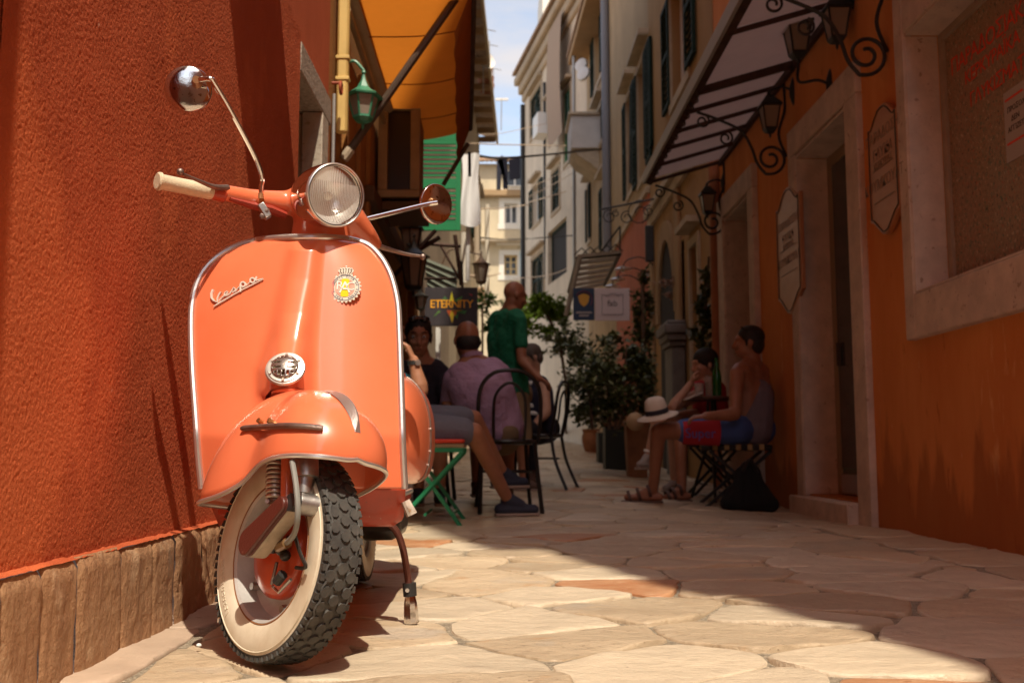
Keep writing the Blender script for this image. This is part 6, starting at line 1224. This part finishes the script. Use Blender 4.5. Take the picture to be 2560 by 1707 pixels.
# P1 man in dark t-shirt facing the camera
def pt(u, v, Y): return at(u, v, Y)
T1, H1 = person('seated dark haired man in navy t-shirt with sunglasses on his head facing the camera', pt(961, 775, 6.75), (.12, -1, -.16), pt(968, 828, 6.8), (pt(918, 856, 6.8), pt(1012, 850, 6.85)), pt(968, 910, 6.9), pt(972, 1005, 7.0),
    arms=[dict(s=pt(1014, 856, 6.83), e=pt(1034, 945, 6.7), w=pt(985, 985, 6.6))], legs=[dict(h=pt(955, 1010, 7.0), k=pt(960, 1006, 6.65), a=pt(962, 1130, 6.65), t=pt(962, 1150, 6.5)), dict(h=pt(995, 1010, 7.0), k=pt(1010, 1006, 6.65), a=pt(1010, 1130, 6.65), t=pt(1012, 1150, 6.5))],
    shirt=sh_navy, shorts=sh_khaki, shoes=m_nshoe, eyes=True, vox=.006, hs=1.14)
for s in (-1, 1): MB().ell(tuple(H1 @ V((s * .034, .062, .112))), (.030, .012, .020), 12, 8, H1.to_3x3()).build('sunglass_lens', mat('dark_lens', (.02, .012, .012), .1), T1)
MB().tube([H1 @ V((-.07, .02, .09)), H1 @ V((-.05, .066, .115)), H1 @ V((0, .072, .12)), H1 @ V((.05, .066, .115)), H1 @ V((.07, .02, .09))], .0045, 6).build('sunglass_frame', mat('brown_frame', (.20, .07, .04), .3), T1)
# P2 person in turquoise on the green chair, mostly behind the scooter
T2, H2 = person('seated person in turquoise shirt and grey shorts with crossed legs behind the scooter', pt(893, 762, 5.95), (.75, .55, 0), pt(890, 815, 5.95), (pt(875, 850, 5.8), pt(900, 845, 6.15)), pt(885, 900, 5.95), pt(930, 985, 5.9),
    arms=[dict(s=pt(892, 866, 5.6), e=pt(966, 896, 5.45), w=pt(950, 828, 5.45), d=(-.42, .0, 1), n=(-1, .1, 0), curl=.7)],
    legs=[dict(h=pt(945, 985, 5.78), k=pt(1088, 992, 5.85), a=pt(1166, 1146, 6.25), t=pt(1226, 1171, 6.28)), dict(h=pt(950, 968, 6.05), k=pt(1087, 962, 6.2), a=pt(1155, 1085, 6.5), t=pt(1203, 1108, 6.55))],
    skin=m_skin, shirt=sh_turq, shorts=sh_grey, leglen=.80, shoes=m_nshoe, vox=.007)
wq = pt(951, 834, 5.45); MB().lathe([(.028, -.012), (.035, -.012), (.035, .012), (.028, .012)], 18, axm(wq, V((0, .02, 1)))).build('watch_strap', m_rubber, T2); MB().cyl(wq + V((.02, -.03, 0)), wq + V((.026, -.04, 0)), .016, .016, 14).build('watch_face', m_alu, T2)
# P3 man in mauve shirt seen from behind
T3, H3 = person('seated balding man in mauve shirt seen from behind on a bentwood chair', pt(1072, 782, 6.72), (-.28, .95, -.12), pt(1084, 826, 6.70), (pt(1040, 862, 6.6), pt(1148, 846, 6.68)), pt(1108, 905, 6.62), pt(1134, 988, 6.70),
    arms=[dict(s=pt(1038, 868, 6.62), e=pt(1024, 955, 6.85), w=pt(1010, 960, 7.1)), dict(s=pt(1152, 854, 6.7), e=pt(1176, 948, 6.95), w=pt(1120, 950, 7.2))],
    legs=[dict(h=pt(1110, 1010, 6.75), k=pt(1095, 1005, 7.2), a=pt(1095, 1112, 7.25), t=pt(1092, 1128, 7.4)), dict(h=pt(1158, 1010, 6.75), k=pt(1165, 1005, 7.2), a=pt(1168, 1112, 7.2), t=pt(1170, 1128, 7.4))],
    skin=m_skin3, hair=m_hair, bald=True, shirt=sh_purple, shorts=sh_khaki, shoes=m_sandal, sleeve=.75, thick=1.12, hs=1.12)
tm(MB().lathe([(.070, -.012), (.076, -.005), (.080, .018), (.070, .022)], 22), axm(pt(1084, 822, 6.70), V((-.25, .3, 1)))).build('collar', sh_purple, T3)
# P4 standing man in green
T4, H4 = person('bald man in green t-shirt and khaki shorts standing in the lane', pt(1183, 680, 8.4), (.86, .40, -.22), pt(1170, 712, 8.42), (pt(1136, 736, 8.55), pt(1194, 730, 8.2)), pt(1160, 800, 8.42), pt(1172, 905, 8.45),
    arms=[dict(s=pt(1194, 736, 8.2), e=pt(1198, 826, 8.15), w=pt(1238, 868, 8.05), d=(.6, .3, -.35), curl=.6), dict(s=pt(1134, 742, 8.6), e=pt(1150, 840, 8.85), w=pt(1200, 870, 8.9))],
    legs=[dict(h=pt(1160, 918, 8.5), k=pt(1172, 1010, 8.55), a=pt(1178, 1098, 8.6), t=pt(1205, 1112, 8.6)), dict(h=pt(1188, 918, 8.35), k=pt(1200, 1012, 8.3), a=pt(1202, 1105, 8.35), t=pt(1236, 1118, 8.3))],
    skin=m_skin3, hair=None, shirt=sh_green, shorts=sh_khaki, leglen=.92, shoes=m_sandal, sleeve=.62, thick=1.05, hs=1.06)
# P5 woman in striped top
T5, H5 = person('seated woman in navy and white striped top behind the standing man', pt(1219, 822, 8.9), (-.8, -.3, -.3), pt(1224, 862, 8.92), (pt(1210, 880, 9.05), pt(1246, 884, 8.8)), pt(1232, 910, 8.95), pt(1238, 985, 9.),
    arms=[dict(s=pt(1248, 886, 8.78), e=pt(1256, 945, 8.65), w=pt(1228, 975, 8.6))], legs=[dict(h=pt(1232, 995, 8.9), k=pt(1214, 985, 8.6), a=pt(1222, 1085, 8.6), t=pt(1222, 1108, 8.45)), dict(h=pt(1240, 995, 9.05), k=pt(1206, 985, 8.8), a=pt(1206, 1080, 8.8), t=pt(1202, 1100, 8.65))],
    skin=m_skin2, hair=m_hair_g, shirt=mat('navy_knit', (.03, .03, .06), .85), shorts=mat('black_trousers', (.015, .014, .018), .85), leglen=1.85, shoes=m_sandal, tank=True, vox=.01)
for i in range(5):
    c = pt(1224 + i * 1.5, 882 + i * 17, 8.95); tm(MB().lathe([(.150, -.018), (.156, 0), (.150, .018)], 22), axm(c, V((.05, 0, 1))) @ MX.Diagonal((1, .92, 1, 1))).build('white_stripe', m_frame_w, T5)
# P6 man in grey vest on the right
sh_vest = mat('grey_vest', (.155, .125, .145), .85, bump=(10, .8, .03, 3)); sh_blue = mat('blue_shorts', (.055, .10, .28), .8, bump=(12, .5, .02)); sh_red = mat('red_print', (.42, .02, .03), .8)
lgA = dict(h=pt(1690, 988, 7.25), k=pt(1512, 990, 7.12), a=pt(1500, 1125, 7.3), t=pt(1440, 1143, 7.32)); lgB = dict(h=pt(1700, 985, 7.55), k=pt(1562, 1000, 7.72), a=pt(1566, 1122, 7.62), t=pt(1530, 1142, 7.6))
T6, H6 = person('seated tanned man in grey vest and blue and red swim shorts by the orange wall', pt(1718, 788, 7.42), (-.95, .20, .03), pt(1728, 832, 7.45), (pt(1692, 854, 7.22), pt(1754, 854, 7.62)), pt(1728, 915, 7.45), pt(1722, 985, 7.45),
    arms=[dict(s=pt(1692, 858, 7.22), e=pt(1688, 952, 7.05), w=pt(1622, 955, 6.98), d=(-1, .1, -.1), n=(0, .2, -1), curl=.6), dict(s=pt(1750, 872, 7.62), e=pt(1700, 950, 7.75), w=pt(1650, 950, 7.7))],
    legs=[lgA, lgB], skin=m_skin3, hair=m_hair, shirt=None, shorts=sh_blue, leglen=.66, shoes=None, thick=1.12, hs=1.06)
q = MB(); c_, p_ = V(pt(1730, 912, 7.47)), V(pt(1722, 985, 7.45)); 
for sg in (-1, 1): q.cap(c_ + V((0, sg * .075, 0)), p_ + V((0, sg * .075, 0)), .140, .150, 14)
q.cap(p_, pt(1672, 985, 7.3), .145, .115, 12); fuse(q, 'vest', sh_vest, T6, .011, 4)
for s_ in (.16, .84): MB().tube(cat_curve([pt(1708, 845, 7.30 + .3 * s_), pt(1690, 880, 7.26 + .36 * s_), pt(1690, 935, 7.28 + .3 * s_)], 5), .016, 7, fl=.4).build('vest_strap', sh_vest, T6)
hA, kA = V(lgA['h']), V(lgA['k'])
sq = MB(); dd = (kA - hA).normalized(); a_, b_ = hA.lerp(kA, .24), hA.lerp(kA, .71); yb = V((0, 0, 1)).cross(dd).normalized()
def band(u, v):
    c = a_.lerp(b_, u); r = lerp(.121, .106, u); an = R_(lerp(-65, 38, v)); return c + V((0, -1, 0)) * (r * math.cos(an)) + V((0, 0, 1)) * (r * math.sin(an)) * 1.0
MB().grid(band, 16, 12).build('red_band', sh_red, T6, ang=60)
me = text_mesh('Super', .098, .001); o_ = band(.92, .52); xr = (band(.2, .52) - o_).normalized(); me.transform(face_m((o_ + band(.2, .52)) / 2 + V((0, -.014, 0)), xr, V((0, 0, 1)))); me.materials.clear(); me.materials.append(mat('print_blue', (.10, .10, .34), .8)); link('lettering', me, T6)
for l in (lgA, lgB):
    a, t_ = V(l['a']), V(l['t']); d = (t_ - a); d.z = 0; d.normalize(); MB().beam(a - d * .07 + V((0, 0, t_.z - a.z - .030)), t_ + d * .045 - V((0, 0, .03)), .10, .022).build('sandal_sole', m_sandal, T6, bevel=.006)
    for f_ in (.15, .55, .9): c = a.lerp(t_, f_); tm(MB().lathe([(.045, -.012), (.050, -.010), (.050, .010), (.045, .012)], 16), axm(V((c.x, c.y, lerp(a.z, t_.z, f_))), d + V((0, 0, -.3)))).build('sandal_strap', m_sandal, T6)
MB().tube([H6 @ V((-.078, .0, .075)), H6 @ V((-.06, .045, .105)), H6 @ V((.06, .045, .105)), H6 @ V((.078, .0, .075))], .008, 7).build('sunglasses', m_iron, T6)
# P7 woman in red top
T7, H7 = person('seated dark haired woman in red top resting chin on hand by the small table', pt(1617, 838, 8.35), (-.93, -.25, -.12), pt(1632, 876, 8.4), (pt(1598, 896, 8.2), pt(1654, 896, 8.6)), pt(1632, 935, 8.4), pt(1640, 992, 8.45),
    arms=[dict(s=pt(1602, 908, 8.2), e=pt(1545, 935, 8.0), w=pt(1586, 882, 8.05), d=(.35, .1, .9), n=(.9, 0, -.2), curl=.7), dict(s=pt(1650, 908, 8.6), e=pt(1600, 950, 8.3), w=pt(1545, 955, 8.1))],
    legs=[dict(h=pt(1640, 1000, 8.35), k=pt(1512, 966, 8.1), a=pt(1490, 1048, 8.15), t=pt(1470, 1068, 8.1)), dict(h=pt(1645, 1000, 8.55), k=pt(1548, 1005, 8.4), a=pt(1550, 1108, 8.45), t=pt(1530, 1122, 8.4))],
    skin=m_skin2, hair=m_hair, shirt=sh_red, shorts=mat('dark_shorts', (.05, .03, .03), .85), leglen=.6, shoes=mat('pale_sneaker', (.30, .25, .22), .7), tank=True, hair_r=1.06, hs=1.08)
c = pt(1491, 1036, 8.15); tm(MB().lathe([(.040, -.012), (.046, -.01), (.046, .01), (.040, .012)], 16), axm(c, V((.2, 0, 1)))).build('sock_cuff', m_frame_w, T7)
# ------------------------------------------------------------------ café furniture
m_bent = mat('black_bentwood', (.012, .010, .009), .35)
def chair(M_, label):
    t = thing('bentwood_chair', label, 'chair', (0, 0, 0), 'black bentwood cafe chairs'); s = lambda pts, r, nm: MB().tube(cat_curve([V(p) for p in pts], 7), r, 8).build(nm, m_bent, t)
    s([(-.19, -.15, .45), (-.205, -.19, .62), (-.19, -.215, .80), (-.11, -.225, .895), (0, -.228, .915), (.11, -.225, .895), (.19, -.215, .80), (.205, -.19, .62), (.19, -.15, .45)], .0135, 'back_hoop')
    s([(-.10, -.165, .455), (-.105, -.20, .62), (-.09, -.215, .76), (0, -.222, .835), (.09, -.215, .76), (.105, -.20, .62), (.10, -.165, .455)], .010, 'inner_hoop')
    MB().lathe([(.001, .475), (.17, .472), (.20, .468), (.21, .455), (.20, .44), (.16, .435), (.001, .435)], 28).build('seat', m_bent, t)
    for x, y in ((-.15, .15), (.15, .15)): s([(x, y, .44), (x * 1.1, y * 1.1, .22), (x * 1.25, y * 1.3, 0)], .0135, 'front_leg')
    for x in (-1, 1): s([(x * .17, -.15, .45), (x * .185, -.19, .24), (x * .20, -.29, 0)], .0145, 'rear_leg')
    MB().tube([(.165 * math.cos(a), .165 * math.sin(a), .26) for a in [i * math.pi / 12 for i in range(24)]], .009, 6, closed=True).build('leg_ring', m_bent, t)
    put(t, M_); return t
c = pt(1163, 1000, 6.62); chair(MX.Translation((c.x, 6.66, gz(c.x, 6.66))) @ MX.Rotation(R_(6), 4, 'Z'), 'black bentwood chair under the man in mauve shirt')
c = pt(1240, 1000, 8.55); chair(MX.Translation((c.x, 8.62, gz(c.x, 8.62))) @ MX.Rotation(R_(72), 4, 'Z'), 'black bentwood chair under the woman in striped top')
c = pt(975, 1000, 7.05); chair(MX.Translation((c.x, 7.1, gz(c.x, 7.1))) @ MX.Rotation(R_(180), 4, 'Z'), 'black bentwood chair under the man in navy t-shirt')
m_gch = mat('green_chair_paint', (.012, .22, .095), .4, spots=[(30, .7, (.2, .25, .18))])
GC = thing('folding_chair', 'green folding chair with a red seat behind the scooter', 'chair', (-.42, 5.85, 0)); xa, xb = pt(930, 1000, 5.65).x, pt(1066, 1000, 5.65).x
MB().bx(xa, xb, 5.62, 6.12, .470, .492).build('red_cushion', mat('red_seat', (.62, .05, .02), .6), GC, bevel=.01)
for i in range(5): MB().bx(xa, xb, 5.63 + i * .1, 5.70 + i * .1, .445, .466).build('seat_slat', mat('seat_slat_paint', (.28, .20, .11), .6), GC, bevel=.003)
for y_ in (5.64, 6.08): MB().bx(xa, xb, y_ - .012, y_ + .012, .418, .443).build('seat_rail', m_gch, GC)
for y_ in (5.63, 6.10):
    g_ = gz(-.3, y_); MB().beam((xb - .01, y_, .42), (xa - .06, y_, g_), .022, .034, V((0, 1, 0))).build('leg', m_gch, GC, bevel=.003); MB().beam((xa + .02, y_ + .025, .42), (xb - .015, y_ + .025, g_), .022, .034, V((0, 1, 0))).build('leg', m_gch, GC, bevel=.003)
for p_, q_ in (((xa + .12, .07), 1), ((xb - .06, .07), 2)): MB().tube([(p_[0], 5.63, p_[1]), (p_[0], 6.10, p_[1])], .009, 7).build('stretcher', m_gch, GC)
# right: stools, table, bag, hat, drinks
def stool(c, label, m_top, r=.21):
    t = thing('folding_stool', label, 'stool', c); MB().bx(c.x - r, c.x + r, c.y - .17, c.y + .17, c.z + .42, c.z + .465).build('cushion', m_top, t, bevel=.015)
    for i in range(5): MB().bx(c.x - r + .02 + i * .085, c.x - r + .055 + i * .085, c.y - .1725, c.y + .172, c.z + .424, c.z + .4675).build('stripe', mat('cushion_tan', (.34, .22, .09), .8), t)
    for y_ in (-.15, .15): MB().beam((c.x - r, c.y + y_, c.z + .42), (c.x + r + .02, c.y + y_, c.z), .022, .03, V((0, 1, 0))).build('leg', m_iron, t); MB().beam((c.x + r, c.y + y_ + .025, c.z + .42), (c.x - r - .04, c.y + y_ + .025, c.z), .022, .03, V((0, 1, 0))).build('leg', m_iron, t)
    for x_ in (-.1, .1): MB().tube([(c.x + x_, c.y - .15, c.z + .21 + x_), (c.x + x_, c.y + .17, c.z + .21 + x_)], .008, 6).build('stretcher', m_iron, t)
    return t
c = pt(1690, 1000, 7.4); stool(V((c.x, 7.4, gz(c.x, 7.4))), 'black folding stool with striped cushion under the man in grey vest', mat('cushion_black', (.02, .018, .016), .8), .23)
c = pt(1640, 1000, 8.45); stool(V((c.x, 8.45, gz(c.x, 8.45))), 'black folding stool under the woman in red top', mat('cushion_black', (.02, .018, .016), .8), .18)
c = pt(1718, 1090, 7.05); gzb = gz(c.x, 7.0); BG = thing('bag', 'slumped black bag lying under the stool against the wall', 'bag', (c.x, 7.0, gzb)); q = MB(); [q.cap((c.x + a_, 7.03, gzb + .06), (c.x + a_ * .5, 7.06, gzb + b_), .06, .055, 10) for a_, b_ in ((-.15, .15), (-.08, .26), (0, .30), (.08, .27), (.14, .18))]; q.cap((c.x - .15, 7.03, gzb + .05), (c.x + .15, 7.03, gzb + .05), .05, .06, 10); fuse(q, 'body', mat('matte_black_cloth', (.008, .008, .008), .95), BG, .012, 4); MB().tube(cat_curve([(c.x - .05, 7.0, gzb + .28), (c.x, 6.98, gzb + .36), (c.x + .06, 7.02, gzb + .27)], 5), .012, 6).build('handle', m_iron, BG)
c = pt(1634, 912, 7.9); TBL = thing('cafe_table', 'small dark round table with drinks between the two on the right', 'table', (c.x, 7.9, gz(c.x, 7.9)))
MB().lathe([(.001, .0), (.20, 0), (.205, -.01), (.20, -.025), (.001, -.025)], 28, MX.Translation(c)).build('table_top', mat('dark_table_wood', (.10, .04, .025), .4), TBL)
for k in range(3): a = k * 2.09 + .4; MB().tube([c + V((.03 * math.cos(a), .03 * math.sin(a), -.02)), c + V((.05 * math.cos(a), .05 * math.sin(a), -.4)), V((c.x + .2 * math.cos(a), 7.9 + .2 * math.sin(a), gz(c.x, 7.9)))], .013, 7).build('leg', m_iron, TBL)
m_gl = mat('drinking_glass', (.75, .68, .62), .06, trans=.75, ior=1.3)
def tumbler(p, r, h, lb, fill=None):
    t = thing('drinking_glass', lb, 'glass', p); MB().lathe([(.001, .002), (r * .8, .002), (r, h), (r * .93, h), (r * .74, .008), (.001, .008)], 18, MX.Translation(p)).build('glass', m_gl, t)
    if fill: MB().lathe([(.001, .01), (r * .72, .01), (r * .84, h * .7), (.001, h * .7)], 16, MX.Translation(p)).build('drink', fill, t)
tumbler(pt(1606, 909, 7.82), .042, .10, 'short tumbler at the left edge of the small table'); tumbler(pt(1629, 910, 7.8), .036, .16, 'tall glass of amber beer next to the green bottle', mat('beer', (.55, .26, .03), .2, trans=.3))
p = pt(1647, 911, 7.8); BT = MB().lathe([(.001, .002), (.036, .002), (.038, .01), (.038, .16), (.03, .20), (.0155, .245), (.014, .29), (.016, .292), (.016, .305), (.001, .305)], 20, MX.Translation(p)).build('bottle', mat('green_bottle_glass', (.015, .13, .02), .12, trans=.25)); tag(BT, 'green beer bottle standing on the small dark table', 'bottle')
a = pt(1572, 918, 7.75); b = pt(1610, 902, 7.75); tag(MB().beam(a, b, .16, .012).build('menu_card', mat('card_white', (.55, .48, .42), .7)), 'white card held out over the left edge of the small table', 'card')
hc_ = pt(1510, 952, 7.05); HT = thing('sun_hat', 'white straw sun hat with navy band resting on the knee of the man in vest', 'hat', hc_); hm_ = MX.Translation(hc_) @ MX.Rotation(R_(-13), 4, 'Y') @ MX.Rotation(R_(10), 4, 'X'); m_straw = mat('white_straw', (.62, .53, .44), .8, bump=(120, .5, .003))
tm(MB().lathe([(.150, -.016), (.148, -.010), (.11, .0), (.082, .006), (.080, .05), (.070, .105), (.045, .125), (.001, .128)], 36), hm_).build('crown_and_brim', m_straw, HT, ang=60); tm(MB().lathe([(.0835, .010), (.0838, .012), (.0825, .042), (.081, .044)], 36), hm_).build('hat_band', sh_navy, HT)
